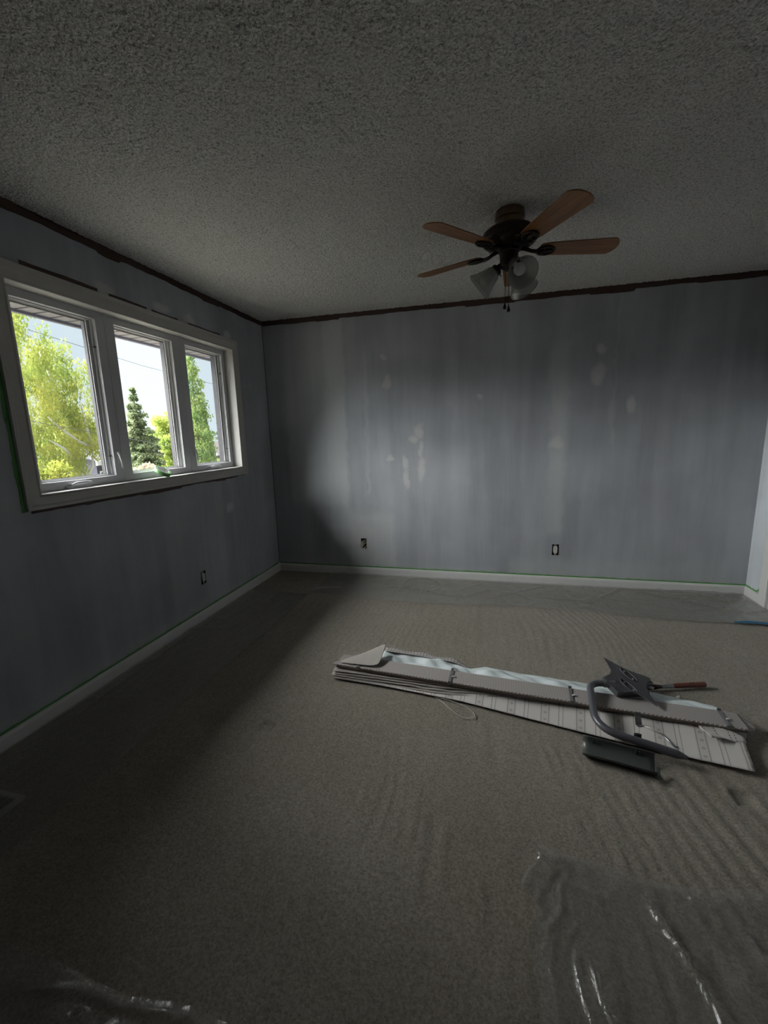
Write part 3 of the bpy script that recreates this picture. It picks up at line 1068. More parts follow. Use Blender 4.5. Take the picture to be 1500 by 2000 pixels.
cr = [EDGE, [(2.320, 1.24), (2.325, 1.05), (2.305, .92), (2.312, .80), (2.31, .5)], [(2.365, .98), (2.372, .85), (2.39, .70), (2.40, .4)], [(2.40, .95), (2.42, .80), (2.44, .6)],
      [(2.24, 1.17), (2.33, 1.20), (2.42, 1.215)], [(2.33, 1.12), (2.45, 1.115)], [(2.42, 1.14), (2.62, 1.04), (2.80, .95), (2.95, .90)], [(2.50, 1.05), (2.72, .97), (2.92, .86)],
      [(2.58, 1.17), (2.64, .98), (2.68, .84), (2.70, .6)], [(2.75, .93), (2.86, .84), (3.0, .78)], [(2.70, 1.22), (2.82, 1.05), (2.98, .95)]]
ex_x, ex_y = [p[0] for p in EDGE][::-1], [p[1] for p in EDGE][::-1]
film('plastic_sheet', 2.24, 3.90, .30, 1.235, 'clear plastic film crumpled near the dented carpet', 70,
     lambda X, Y, r: (X + (3.9 - X) / 1.66 * (np.interp(Y, ex_y, ex_x) - 2.24), Y + (Y - .3) / .935 * (.02 * np.sin(X * 9))), .007, .006, .0065, cr, .016, .0055)
cr = [[(.90, .62), (1.15, .632), (1.40, .628), (1.55, .63)], [(1.0, .585), (1.1, .56)], [(1.2, .60), (1.35, .54)], [(1.25, .57), (1.3, .5)], [(1.38, .57), (1.5, .52)], [(1.05, .54), (1.2, .47)]]
film('plastic_sheet', .75, 1.62, .30, .64, 'clear plastic film lying near the floor register', 80,
     lambda X, Y, r: (X, Y + (Y - .3) / .34 * .008 * np.sin(X * 14)), .007, .006, .0065, cr, .015, .0055)


# ------------------------------------------------------------------ ceiling fan
FC = Vector((2.195, 2.435, 0))
fan = empty('ceiling_fan', (FC.x, FC.y, H))
tag(fan, 'dark bronze ceiling fan with five oak blades and three glass shades', 'ceiling fan')


def fz(z):
    return z - H


MB().lathe([(.0001, fz(2.438)), (.064, fz(2.440)), (.070, fz(2.434)), (.070, fz(2.420)), (.073, fz(2.416)), (.073, fz(2.398)), (.068, fz(2.394)), (.066, fz(2.372)), (.050, fz(2.362)), (.0001, fz(2.36))], 40).build('canopy', 'brass', fan, smooth=True, auto=40)
MB().lathe([(.0001, fz(2.364)), (.05, fz(2.366)), (.085, fz(2.360)), (.112, fz(2.350)), (.130, fz(2.336)), (.135, fz(2.322)), (.132, fz(2.304)), (.135, fz(2.300)), (.130, fz(2.292)), (.105, fz(2.278)), (.075, fz(2.270)), (.06, fz(2.262)), (.0001, fz(2.262))], 48).build('motor_housing', 'bronze', fan, smooth=True, auto=40)
for k in range(10):
    a = k * math.pi / 5
    MB().box(.088, .116, -.011, .011, fz(2.2735), fz(2.288)).build('vent_rib', 'brass', fan, bevel=.003).rotation_euler = (0, 0, a)
MB().lathe([(.0001, fz(2.264)), (.05, fz(2.262)), (.052, fz(2.250)), (.046, fz(2.246)), (.044, fz(2.198)), (.048, fz(2.194)), (.046, fz(2.182)), (.030, fz(2.172)), (.012, fz(2.160)), (.0001, fz(2.158))], 32).build('switch_housing', 'bronze', fan, smooth=True, auto=40)

ZBL = 2.258
R0, R1 = .150, .540


def blade_outline():
    pts = []
    pts += [(R0 + .012, -.043), (R0 + .05, -.050)]
    pts += [(R1 - .045, -.063)]
    for t in np.linspace(-75, 75, 9):
        pts.append((R1 - .048 + .048 * math.cos(math.radians(t)), .0 + (.063 * math.sin(math.radians(t)) / math.sin(math.radians(75)))))
    pts += [(R1 - .045, .063), (R0 + .05, .050), (R0 + .012, .043), (R0, .028), (R0 - .004, 0), (R0, -.028)]
    out = []
    for p in pts:
        if not out or (abs(p[0] - out[-1][0]) + abs(p[1] - out[-1][1])) > 1e-4:
            out.append(p)
    return out


def iron_mesh():
    mb = MB()
    mb.tube([(.060, 0, .010), (.085, 0, .002), (.110, 0, -.008), (.138, 0, -.012)], [.011, .010, .009, .010], 8)
    for s in (-1, 1):
        pts = []
        for a in np.linspace(0, math.pi, 12):
            pts.append((.138 + .085 * (1 - math.cos(a)) / 2 * 1.0, s * .030 * math.sin(a) + s * .002, -.0095))
        mb.tube(pts, .006, 6)
    mb.tube([(.138, 0, -.0095), (.18, 0, -.0095), (.226, 0, -.009)], [.008, .012, .007], 8)
    for (x, y) in ((.17, .022), (.17, -.022), (.215, 0)):
        mb.lathe([(.0001, -.0165), (.006, -.0155), (.0075, -.011), (.0075, -.004)], 10, Matrix.Translation((x, y, 0)))
    return mb


first = None
for k, a in enumerate((-60, 12, 84, 156, 228)):
    if first is None:
        b = MB().prism(blade_outline(), 2, -.003, .003).build('blade', 'wood', fan, bevel=.0015)
        ir = iron_mesh().build('blade_iron', 'bronze', b, smooth=True)
        first = (b, ir)
    else:
        b = first[0].copy()
        COL.objects.link(b)
        b.parent = fan
        ir = first[1].copy()
        COL.objects.link(ir)
        ir.parent = b
    b.matrix_local = Matrix.Translation((0, 0, fz(ZBL))) @ Matrix.Rotation(math.radians(a), 4, 'Z') @ Matrix.Rotation(math.radians(-11), 4, 'X')


def shade_profile():
    # (r, z) from neck (z=0) to mouth (z=.1), thin ribbed glass
    return [(.026, 0), (.032, .006), (.039, .022), (.047, .050), (.059, .082), (.074, .108)]


for a in (-65, 175, 55):
    t = math.radians(a)
    hd = Vector((math.cos(t), math.sin(t), 0))
    axis = (hd * .78 + Vector((0, 0, -.63))).normalized()
    neck = hd * .058 + Vector((0, 0, fz(2.176)))
    arm = MB().tube([hd * .030 + Vector((0, 0, fz(2.196))), hd * .048 + Vector((0, 0, fz(2.195))), hd * .056 + Vector((0, 0, fz(2.186))), neck + axis * .004], .0085, 10).build('lamp_arm', 'bronze', fan, smooth=True)
    q = axis.to_track_quat('Z', 'Y').to_matrix().to_4x4()
    mt = Matrix.Translation(neck) @ q
    fit = MB().lathe([(.0001, -.012), (.018, -.012), (.028, -.004), (.030, .006), (.027, .012), (.020, .014), (.0001, .014)], 24, mt).build('socket_cup', 'bronze', fan, smooth=True, auto=40)
    for j in range(3):
        aa = j * 2.094 + .4
        MB().tube([mt @ Vector((.028 * math.cos(aa), .028 * math.sin(aa), .004)), mt @ Vector((.040 * math.cos(aa), .040 * math.sin(aa), .004))], .0028, 6).build('thumb_screw', 'brass', fit)
    # ribbed glass bell
    nseg = 72
    P = []
    prof = shade_profile()
    prof_s = []
    for i in range(len(prof) - 1):
        for f in (0, .5):
            prof_s.append((prof[i][0] + (prof[i + 1][0] - prof[i][0]) * f, prof[i][1] + (prof[i + 1][1] - prof[i][1]) * f))
    prof_s.append(prof[-1])
    V, Fq = [], []
    full = [(r_, z_, 0) for r_, z_ in prof_s] + [(r_ - .0022, z_, 1) for r_, z_ in reversed(prof_s)]
    for (r_, z_, inner) in full:
        for s in range(nseg):
            th = 2 * math.pi * s / nseg
            rr = r_ + (.0007 if s % 2 else -.0003) * (0 if inner else 1) * min(1, z_ / .02)
            V.append(mt @ Vector((rr * math.cos(th), rr * math.sin(th), z_ + .008)))
    m_ = len(full)
    for i in range(m_ - 1):
        for s in range(nseg):
            Fq.append((i * nseg + s, i * nseg + (s + 1) % nseg, (i + 1) * nseg + (s + 1) % nseg, (i + 1) * nseg + s))
    sh = MB().add(V, Fq).build('glass_shade', 'shade', fan)
    MB().lathe([(.0725, .1145), (.0752, .1155), (.0752, .1185), (.0722, .1185)], 48, mt, True).build('rim', 'shade', sh)
    MB().lathe([(.0001, .012), (.013, .012), (.013, .034), (.020, .048), (.029, .066), (.029, .078), (.023, .090), (.011, .098), (.0001, .099)], 24, mt).build('bulb', 'bulb', fan, smooth=True)
for (dx, dy, zl) in ((-.016, -.018, 1.975), (.002, -.040, 1.955)):
    ch = MB().tube([(dx, dy, fz(2.19)), (dx, dy, fz(zl + .03))], .0014, 6).build('pull_chain', 'bronze', fan)
    MB().lathe([(.0001, .034), (.003, .032), (.0045, .024), (.009, .010), (.008, .003), (.0001, 0)], 14, Matrix.Translation((dx, dy, fz(zl)))).build('chain_fob', 'bronze', ch, smooth=True)


# ------------------------------------------------------------------ roman blind lying folded on the carpet
bl = empty('roman_blind', (2.2, 2.05, 0))
tag(bl, 'folded cream roman blind with dotted stripes and pale lining on the carpet', 'blind')
BO = Vector((2.2, 2.05, 0))


def poly_at(pl, t):
    """point at arc fraction t"""
    P = [Vector(p) for p in pl]
    ls = [(P[i + 1] - P[i]).length for i in range(len(P) - 1)]
    s = t * sum(ls)
    for i, l_ in enumerate(ls):
        if s <= l_ or i == len(ls) - 1:
            return P[i] + (P[i + 1] - P[i]) * (s / l_ if l_ else 0)
        s -= l_


def sheet(name, front, back, nu, nv, zfn, mat, solid=.0016, parent=None, wob=None):
    mb = MB()
    uv = []
    G = []
    length = sum((Vector(front[i + 1]) - Vector(front[i])).length for i in range(len(front) - 1))
    for i in range(nu):
        u = i / (nu - 1)
        a, b = poly_at(front, u), poly_at(back, u)
        row = []
        for j in range(nv):
            v = j / (nv - 1)
            p = a + (b - a) * v
            z = p.z + zfn(u, v)
            row.append((p.x - BO.x, p.y - BO.y, z))
            uv.append((u * length, v * (b - a).length))
        G.append(row)
    mb.grid(G)
    mb.uv = uv
    return mb.build(name, mat, parent or bl, smooth=True, solid=solid)


F0 = [(1.285, 2.052, .006), (1.576, 2.033, .006), (1.993, 1.981, .006), (2.378, 1.897, .006), (2.681, 1.832, .006), (2.92, 1.791, .007), (3.147, 1.746, .012)]
B0 = [(1.26, 2.15, .012), (1.60, 2.17, .014), (2.0, 2.13, .020), (2.4, 2.10, .024), (2.7, 2.06, .026), (2.95, 2.02, .028), (3.215, 1.985, .026)]


def z_main(u, v):
    return .0035 * math.sin(u * 60 + v * 5) * v * u + .004 * math.sin(u * 17 + 2 * v) * math.sin(v * 3.14) + (.012 * max(0, u - .9) * 10 * math.sin(v * 5 + .5) * .5 if u > .9 else 0) + .004


sheet('patterned_cloth', F0, B0, 150, 18, z_main, 'cloth')
for k in range(4):
    dz = .012 + .0085 * k
    Fk = [(1.272 + (.012, -.014, .004, -.010)[k], 2.052 + .009 * k, dz), (1.45, 2.046 + .009 * k, dz), (1.66, 2.036 + .011 * k, dz), (1.86, 2.016 + .015 * k, dz * .85 + .004), (2.06, 2.02 + .016 * k, dz * .5 + .014), (2.40, 2.075, .024), (2.9, 2.05, .026)]
    Bk = [(1.25 + .006 * k, 2.19, dz + .002), (1.45, 2.19, dz + .002), (1.66, 2.17, dz + .001), (1.88, 2.15, dz * .85 + .004), (2.08, 2.13, dz * .5 + .014), (2.42, 2.12, .025), (2.9, 2.09, .027)]
    sheet('fold_layer', Fk, Bk, 70, 7, lambda u, v, k=k: .0012 * math.sin(u * 23 + k * 2) + (.0045 * math.sin(u * 70 + k) * max(0, .18 - abs(u - .36)) * 4 if k == 1 else 0), 'plain_cloth', .0022)
# covered head board
A, B = Vector((1.276, 2.104, 0)), Vector((3.225, 1.962, 0))
dirv = (B - A).normalized()
nrm = Vector((-dirv.y, dirv.x, 0))
za, zb2 = .048, .036
wid = .116
mb = MB()
vs = []
for (P, z) in ((A, za), (B, zb2)):
    for (o_, dz) in ((0, 0), (0, .016), (.004, .019), (wid - .004, .019), (wid, .016), (wid, 0)):
        q = P + nrm * o_ - BO
        vs.append((q.x, q.y, z + dz))
mb.add(vs, [tuple(range(6))[::-1], tuple(range(6, 12))] + [(i, (i + 1) % 6, 6 + (i + 1) % 6, 6 + i) for i in range(6)])
hb = mb.build('head_board', 'board_cloth', bl)
e0, e1 = A - BO - nrm * .001, B - BO - nrm * .001
MB().add([(e0.x, e0.y, za - .001), (e1.x, e1.y, zb2 - .001), (e1.x, e1.y, zb2 + .010), (e0.x, e0.y, za + .010),
          (e0.x + .002 * nrm.x, e0.y + .002, za - .001), (e1.x, e1.y + .002, zb2 - .001), (e1.x, e1.y + .002, zb2 + .010), (e0.x, e0.y + .002, za + .010)],
         [(0, 1, 2, 3), (4, 7, 6, 5), (0, 4, 5, 1), (3, 2, 6, 7), (0, 3, 7, 4), (1, 5, 6, 2)]).build('edge_band', 'board_edge', hb)
# stitches along the front edge
mb = MB()
nst = 110
for i in range(nst):
    p = A + dirv * ((B - A).length * (i + .3) / nst) - BO
    z = za + (zb2 - za) * i / nst + .0165
    t_ = dirv * .0035 + nrm * .0025
    mb.tube([p - t_ + Vector((0, 0, z - .002)), p + t_ + nrm * .001 + Vector((0, 0, z + .0018))], .0014, 4)
tag(mb.build('stitching', 'bead', hb), kind='stuff')
# right end: pointed cloth tails of the board cover
sheet('board_cover_tail', [(3.16, 1.972, .050), (3.205, 1.955, .048), (3.262, 1.985, .040)], [(3.19, 2.09, .054), (3.235, 2.085, .052), (3.275, 2.0, .040)], 12, 6, lambda u, v: .003 * math.sin(v * 4 + u * 5), 'board_cloth')
sheet('lower_tail', [(3.14, 1.955, .030), (3.19, 1.945, .024), (3.22, 1.955, .012)], [(3.16, 2.06, .034), (3.22, 2.05, .030), (3.255, 2.02, .026)], 12, 6, lambda u, v: .004 * math.sin(v * 5), 'plain_cloth')
sheet('cloth_tail', [(3.06, 1.90, .034), (3.13, 1.91, .030), (3.20, 1.915, .022)], [(3.04, 1.99, .040), (3.13, 2.0, .040), (3.205, 1.985, .030)], 14, 8, lambda u, v: .006 * math.sin(v * 7 + u * 6), 'cloth')
# lining spilling out behind
LF = [(1.50, 2.175, .040), (1.90, 2.145, .044), (2.40, 2.13, .046), (2.8, 2.10, .044), (3.17, 2.08, .050)]
LB = [(1.50, 2.405, .010), (1.72, 2.385, .012), (1.925, 2.352, .014), (2.04, 2.275, .016), (2.11, 2.315, .014), (2.38, 2.282, .010), (2.62, 2.262, .010), (2.96, 2.235, .012), (3.185, 2.150, .020)]


def z_lin(u, v):
    return (.010 * math.sin(u * 31 + v * 3.3) + .008 * math.sin(u * 58 - v * 6 + 1) + .006 * math.sin(u * 95 + v * 9)) * math.sin(min(1, v * 1.1) * 3.14 * .9 + .1) * (1 - .55 * u) + .008 * v * (1 - v) * 4 + .006


sheet('lining', LF, LB, 150, 20, z_lin, 'lining')
sheet('patterned_hem', [(1.51, 2.352, .034), (1.72, 2.330, .036), (1.925, 2.298, .036), (2.03, 2.256, .032)], [(1.492, 2.430, .016), (1.72, 2.404, .016), (1.93, 2.368, .017), (2.05, 2.278, .016)], 48, 6, lambda u, v: .006 * math.sin(u * 19) * v + .005, 'trim_cloth')
# left end: corner of trim cloth and a flap folded back over the board
sheet('patterned_corner', [(1.245, 2.115, .056), (1.31, 2.115, .066)], [(1.305, 2.215, .050), (1.375, 2.20, .062)], 8, 8, lambda u, v: .002, 'trim_cloth')
flap = [[(1.275, 2.112, 0.069), (1.36, 2.108, 0.072), (1.45, 2.104, 0.074), (1.535, 2.100, 0.078)],
        [(1.315, 2.155, 0.074), (1.385, 2.165, 0.086), (1.46, 2.180, 0.092), (1.532, 2.190, 0.096)],
        [(1.345, 2.195, 0.070), (1.405, 2.215, 0.086), (1.465, 2.255, 0.098), (1.528, 2.275, 0.106)],
        [(1.365, 2.225, 0.060), (1.42, 2.255, 0.074), (1.47, 2.305, 0.086), (1.520, 2.345, 0.096)]]
mb = MB()
mb.grid([[(p[0] - BO.x, p[1] - BO.y, p[2]) for p in row] for row in flap])
o = mb.build('folded_flap', 'plain_cloth', bl, smooth=True, solid=.0018)
sm = o.modifiers.new('sub', 'SUBSURF')
sm.levels = sm.render_levels = 2
# metal brackets screwed on the board
for t in (.068, .335, .640, .965):
    p = A + dirv * ((B - A).length * t) - BO
    z = za + (zb2 - za) * t + .019
    c0 = p + nrm * .004
    c1 = p + nrm * .108
    br = MB()
    s_ = dirv * .0075
    vs = []
    for (c, dz) in ((c0 - nrm * .006, -.012), (c0 - nrm * .006, .003), (c1, .003), (c1 + nrm * .002, .014)):
        for sg in (-1, 1):
            vs.append(c + s_ * sg + Vector((0, 0, z + dz)))
    br.add(vs, [(0, 1, 3, 2), (2, 3, 5, 4), (4, 5, 7, 6)])
    bo = br.build('bracket', 'clip_grey', hb, solid=.0018)
    c = p + nrm * .045 + dirv * .012
    MB().tube([c - dirv * .008 + Vector((0, 0, z + .004)), c + dirv * .004 + Vector((0, 0, z + .008)), c + dirv * .018 + Vector((0, 0, z + .005))], [.003, .0045, .003], 8).build('bracket_screw', 'bead', bo, smooth=True)
# bead chain loop on the carpet
pts = []
lp = [(1.86, 2.00), (1.93, 1.985), (2.00, 1.958), (2.05, 1.92), (2.066, 1.888), (2.05, 1.868), (2.02, 1.862), (1.985, 1.878), (1.94, 1.92), (1.90, 1.965), (1.865, 1.99)]
for i in range(len(lp) - 1):
    for f in np.linspace(0, 1, 5)[:-1]:
        a = Vector((*lp[max(i - 1, 0)], 0)); b = Vector((*lp[i], 0)); c = Vector((*lp[i + 1], 0)); d = Vector((*lp[min(i + 2, len(lp) - 1)], 0))
        q = .5 * ((2 * b) + (c - a) * f + (2 * a - 5 * b + 4 * c - d) * f * f + (3 * b - a - 3 * c + d) * f ** 3)
        pts.append(q - BO + Vector((0, 0, .003)))
chn = MB().tube(pts, .0012, 5).build('bead_chain', 'bead', bl)
cum = [0]
for i in range(len(pts) - 1):
    cum.append(cum[-1] + (pts[i + 1] - pts[i]).length)
bm0 = None
for k in range(int(cum[-1] / .0085)):
    s = k * .0085
    i = max(j for j in range(len(cum)) if cum[j] <= s)
    i = min(i, len(pts) - 2)
    q = pts[i] + (pts[i + 1] - pts[i]) * ((s - cum[i]) / (cum[i + 1] - cum[i]))
    if bm0 is None:
        o = MB().lathe([(.0001, -.003), (.0026, -.0015), (.0026, .0015), (.0001, .003)], 6).build('bead', 'bead', chn, smooth=True)
        bm0 = o.data
    else:
        o = bpy.data.objects.new('bead', bm0)
        COL.objects.link(o)
        o.parent = chn
    o.location = q


# ------------------------------------------------------------------ mount arm lying on the blind
mt_ = empty('tv_mount_arm', (2.72, 2.0, .06))
tag(mt_, 'dark steel screen mount with star-shaped plate and bent grey tube on the blind', 'mount arm')
MO = Vector((2.72, 2.0, .06))


def arc_path(P, rad, n=7):
    """polyline with rounded corners"""
    P = [Vector(p) for p in P]
    out = [P[0]]
    for i in range(1, len(P) - 1):
        a, b, c = P[i - 1], P[i], P[i + 1]
        d1, d2 = (a - b).normalized(), (c - b).normalized()
        r = min(rad, (a - b).length * .48, (c - b).length * .48)
        p, q = b + d1 * r, b + d2 * r
        for t in np.linspace(0, 1, n):
            out.append((1 - t) ** 2 * p + 2 * t * (1 - t) * b + t * t * q)
    out.append(P[-1])
    return out


tube_pts = arc_path([(2.745, 2.140, .100), (2.625, 2.142, .092), (2.590, 1.828, .064), (2.884, 1.764, .036)], .10, 9)
MB().tube([p - MO for p in tube_pts], .0165, 16).build('bent_tube', 'tube', mt_, smooth=True, auto=50)
MB().tube([Vector((2.882, 1.7645, .0362)) - MO, Vector((2.90, 1.760, .034)) - MO, Vector((2.918, 1.756, .031)) - MO], [.0158, .013, .006], 12).build('flattened_tube_end', 'tube', mt_, smooth=True)
MB().tube([Vector((2.690, 2.141, .096)) - MO, Vector((2.707, 2.1405, .097)) - MO], .0195, 16).build('clamp_ring', 'steel', mt_, smooth=True, auto=40)

# plate plane: origin near its centre, e1 along the long tip-to-tip diagonal
Atip = Vector((2.728, 2.31, .145))
Btip = Vector((2.893, 2.028, .072))
e1v = (Btip - Atip).normalized()
side = Vector((2.915, 2.21, .092)) - Vector((2.69, 2.13, .095))
e2v = (side - e1v * side.dot(e1v)).normalized()
nv = e1v.cross(e2v)
if nv.z < 0:
    nv = -nv
pc = (Atip + Btip) / 2
Lh = (Btip - Atip).length / 2
out2 = [(-Lh, 0), (-Lh * .62, .028), (-Lh * .36, .052), (-Lh * .18, .075), (.0, .105), (Lh * .14, .118), (Lh * .22, .080), (Lh * .40, .040), (Lh * .70, .022), (Lh, .004),
        (Lh * .62, -.014), (Lh * .40, -.034), (Lh * .34, -.075), (Lh * .10, -.105), (-Lh * .10, -.118), (-Lh * .30, -.100), (-Lh * .34, -.060), (-Lh * .50, -.030), (-Lh * .78, -.012)]


def pl3(u, v, n):
    return pc + e1v * u + e2v * v + nv * n - MO


def oval(cu, cv, a, b, ang, n=16):
    return [(cu + a * math.cos(t) * math.cos(ang) - b * math.sin(t) * math.sin(ang), cv + a * math.cos(t) * math.sin(ang) + b * math.sin(t) * math.cos(ang)) for t in np.linspace(0, 2 * math.pi, n, endpoint=False)]


import bmesh
ovals = [oval(-.030, .030, .050, .017, .06), oval(.030, -.028, .050, .017, .06)]


def plate_with_holes(name, outline, holes, t0, t1, mat, parent):
    bm = bmesh.new()
    edges = []
    for loop in [outline] + holes:
        vs_ = [bm.verts.new((p[0], p[1], 0)) for p in loop]
        for i in range(len(vs_)):
            edges.append(bm.edges.new((vs_[i], vs_[(i + 1) % len(vs_)])))
    bmesh.ops.triangle_fill(bm, use_beauty=True, use_dissolve=False, edges=edges)
    geo = bmesh.ops.extrude_face_region(bm, geom=bm.faces[:])
    for v in geo['geom']:
        if isinstance(v, bmesh.types.BMVert):
            v.co.z = 1
    for v in bm.verts:
        n = t0 if v.co.z < .5 else t1
        v.co = pl3(v.co.x, v.co.y, n)
    bmesh.ops.recalc_face_normals(bm, faces=bm.faces)
    me = bpy.data.meshes.new(name)
    bm.to_mesh(me)
    bm.free()
    me.materials.append(M[mat])
    o = bpy.data.objects.new(name, me)
    COL.objects.link(o)
    o.parent = parent
    return o


pl = plate_with_holes('star_plate', out2, ovals, -.003, .003, 'dark_steel', mt_)
for (cu, cv) in ((-.030, .030), (.030, -.028)):
    rim = [pl3(*p, .003) for p in oval(cu, cv, .050, .017, .06, 20)]
    MB().tube(rim + [rim[0]], .0028, 6, False).build('slot_rim', 'dark_steel', pl, smooth=True)
    for du in (-.028, .028):
        mbb = MB().tube([pl3(cu + du, cv, -.008), pl3(cu + du, cv, .002)], .005, 8)
        mbb.build('bolt', 'steel', pl, smooth=True)
# block under the plate that clamps the tube
blk = MB()
vs = [pl3(u, v, n) for n in (-.036, -.003) for (u, v) in ((-.06, -.105), (.045, -.105), (.085, .052), (-.085, .052))]
blk.add(vs, [(0, 1, 2, 3), (7, 6, 5, 4), (0, 4, 5, 1), (1, 5, 6, 2), (2, 6, 7, 3), (3, 7, 4, 0)])
blk.build('clamp_block', 'dark_steel', mt_, bevel=.004)
blk = MB()
vs = [pl3(u, v, n) for n in (-.030, -.003) for (u, v) in ((-.02, .02), (.04, .02), (.045, .115), (-.005, .115))]
blk.add(vs, [(0, 1, 2, 3), (7, 6, 5, 4), (0, 4, 5, 1), (1, 5, 6, 2), (2, 6, 7, 3), (3, 7, 4, 0)])
blk.build('tilt_hinge', 'dark_steel', mt_, bevel=.004)
MB().tube([pl3(.05, .07, -.012), pl3(.07, .09, -.010)], .007, 8).build('hinge_knob', 'steel', mt_, smooth=True)

# ------------------------------------------------------------------ loose hardware on the blind
cl = empty('metal_bracket_clip', (2.795, 1.945, .03))
tag(cl, 'small notched steel clip standing on the blind beside the bent tube', 'clip')
MB().box(-.014, .014, -.0012, .0012, -.006, .040).build('clip_plate', 'clip_grey', cl)
for dx in (-.012, -.002, .009):
    MB().box(dx - .003, dx + .003, -.0012, .0012, .039, .050).build('prong', 'clip_grey', cl)
MB().box(-.014, .014, -.014, .0012, -.0075, -.005).build('clip_foot', 'clip_grey', cl)
cl.rotation_euler = (math.radians(-20), 0, .2)
wr = MB().tube([(2.815, 1.925, .034), (2.835, 1.905, .040), (2.855, 1.893, .034), (2.875, 1.890, .028)], .0028, 6).build('white_tie', 'bead', None, smooth=True)
tag(wr, 'short white plastic tie beside the notched clip', 'cable tie')
bc = empty('black_clip', (2.762, 1.848, .030))
tag(bc, 'small black square clip against the bent tube', 'clip')
MB().box(-.014, .014, -.010, .010, -.006, .012).build('clip_body', 'black', bc, bevel=.003)
MB().box(-.004, .014, -.006, .006, .012, .017).build('clip_tab', 'black', bc, bevel=.002)
bc.rotation_euler = (0, 0, -.3)
ap = MB().tube([(2.872, 1.905, .024), (2.885, 1.868, .022), (2.900, 1.828, .020)], .0045, 8).build('steel_pin', 'steel', None, smooth=True)
tag(ap, 'thin bright steel pin on the striped blind cloth', 'pin')

# half-round cover shell on the carpet
cv = empty('cover_shell', (2.655, 1.72, 0))
tag(cv, 'dark grey-green half-round plastic cover lying open on the carpet', 'cover')
P0, P1 = Vector((2.522, 1.747, 0)), Vector((2.782, 1.692, 0))
cd = (P1 - P0).normalized()
cn = Vector((-cd.y, cd.x, 0))
CO = Vector((2.655, 1.72, 0))
G = []
rad = .047
for s in np.linspace(0, (P1 - P0).length, 12):
    row = []
    for a in np.linspace(math.radians(-172), math.radians(14), 15):
        p = P0 + cd * s + cn * (rad * math.cos(a)) - CO
        row.append((p.x, p.y, .0385 + .0355 * math.sin(a)))
    G.append(row)
mb = MB()
mb.grid(G)
cs = mb.build('shell', 'cover', cv, smooth=True, solid=.0028)
L_ = (P1 - P0).length
for side_, zz in ((-1, .032), (1, .040)):
    for s in (.045, .205):
        p = P0 + cd * s + cn * (side_ * (rad - .005)) - CO
        for q in (-.006, .006):
            MB().box(-.0018, .0018, -.003, .003, -.008, .008).build('clip_rib', 'cover', cs).matrix_local = Matrix.Translation((p.x + cd.x * q, p.y + cd.y * q, zz - .008)) @ Matrix.Rotation(math.atan2(cd.y, cd.x), 4, 'Z')
p = P1 - cn * (rad * .55) - CO
MB().box(-.004, .012, -.022, .022, -.003, .003).build('end_tab', 'cover', cs, bevel=.003).matrix_local = Matrix.Translation((p.x, p.y, .016)) @ Matrix.Rotation(math.atan2(cd.y, cd.x), 4, 'Z') @ Matrix.Rotation(.5, 4, 'X')

# hand tool with red-brown handle
ht = empty('hand_tool', (3.08, 2.325, .015))
tag(ht, 'hand tool with worn red-brown handle and pale ferrule on the carpet', 'tool')
HO = Vector((3.08, 2.325, .015))
T0, T1 = Vector((2.955, 2.288, .016)), Vector((3.240, 2.370, .016))
hd = (T1 - T0).normalized()
MB().tube([T0 + hd * .115 - HO, T0 + hd * .135 - HO, T0 + hd * .20 - HO, T0 + hd * .275 - HO, T0 + hd * .29 - HO, T1 - HO], [.010, .0125, .0135, .0145, .0145, .009], 14).build('handle', 'handle', ht, smooth=True)
MB().tube([T0 + hd * .055 - HO, T0 + hd * .06 - HO, T0 + hd * .11 - HO, T0 + hd * .120 - HO], [.008, .0105, .0115, .0115], 14).build('ferrule', 'steel', ht, smooth=True, auto=50)
MB().tube([T0 - hd * .02 - HO, T0 + hd * .02 - HO, T0 + hd * .058 - HO], [.015, .014, .009], 10).build('tool_head', 'bronze', ht, smooth=True)

sc_ = MB().prism([(-.016, -.004), (-.004, -.007), (.016, .002), (.013, .007), (-.012, .005)], 2, 0, .004).build('paint_chip', 'bead', None)
sc_.location = (3.067, 2.244, .0)
sc_.rotation_euler = (0, 0, .6)
tag(sc_, 'tiny bright white scrap on the carpet beside the hand tool', 'scrap')


# ------------------------------------------------------------------ outside
GZ = -2.9


def leaf_mat(name, c1, c2, scale=.6):
    m, nt, nd, lk, b = newmat(name)
    nd.remove(b)
    out = nd.get('Material Output')
    g = N(nt, 'ShaderNodeNewGeometry')
    n = N(nt, 'ShaderNodeTexNoise', _Scale=scale, _Detail=5.0)
    lk.new(g.outputs['Position'], n.inputs['Vector'])
    r = N(nt, 'ShaderNodeValToRGB')
    r.color_ramp.elements[0].position = .36
    r.color_ramp.elements[0].color = (*c1, 1)
    r.color_ramp.elements[1].position = .62
    r.color_ramp.elements[1].color = (*c2, 1)
    lk.new(n.outputs['Fac'], r.inputs['Fac'])
    df = N(nt, 'ShaderNodeBsdfDiffuse')
    tl_ = N(nt, 'ShaderNodeBsdfTranslucent')
    mx = N(nt, 'ShaderNodeMixShader')
    mx.inputs[0].default_value = .45
    lk.new(r.outputs['Color'], df.inputs['Color'])
    lk.new(r.outputs['Color'], tl_.inputs['Color'])
    lk.new(df.outputs[0], mx.inputs[1])
    lk.new(tl_.outputs[0], mx.inputs[2])
    lk.new(mx.outputs[0], out.inputs['Surface'])
    return m


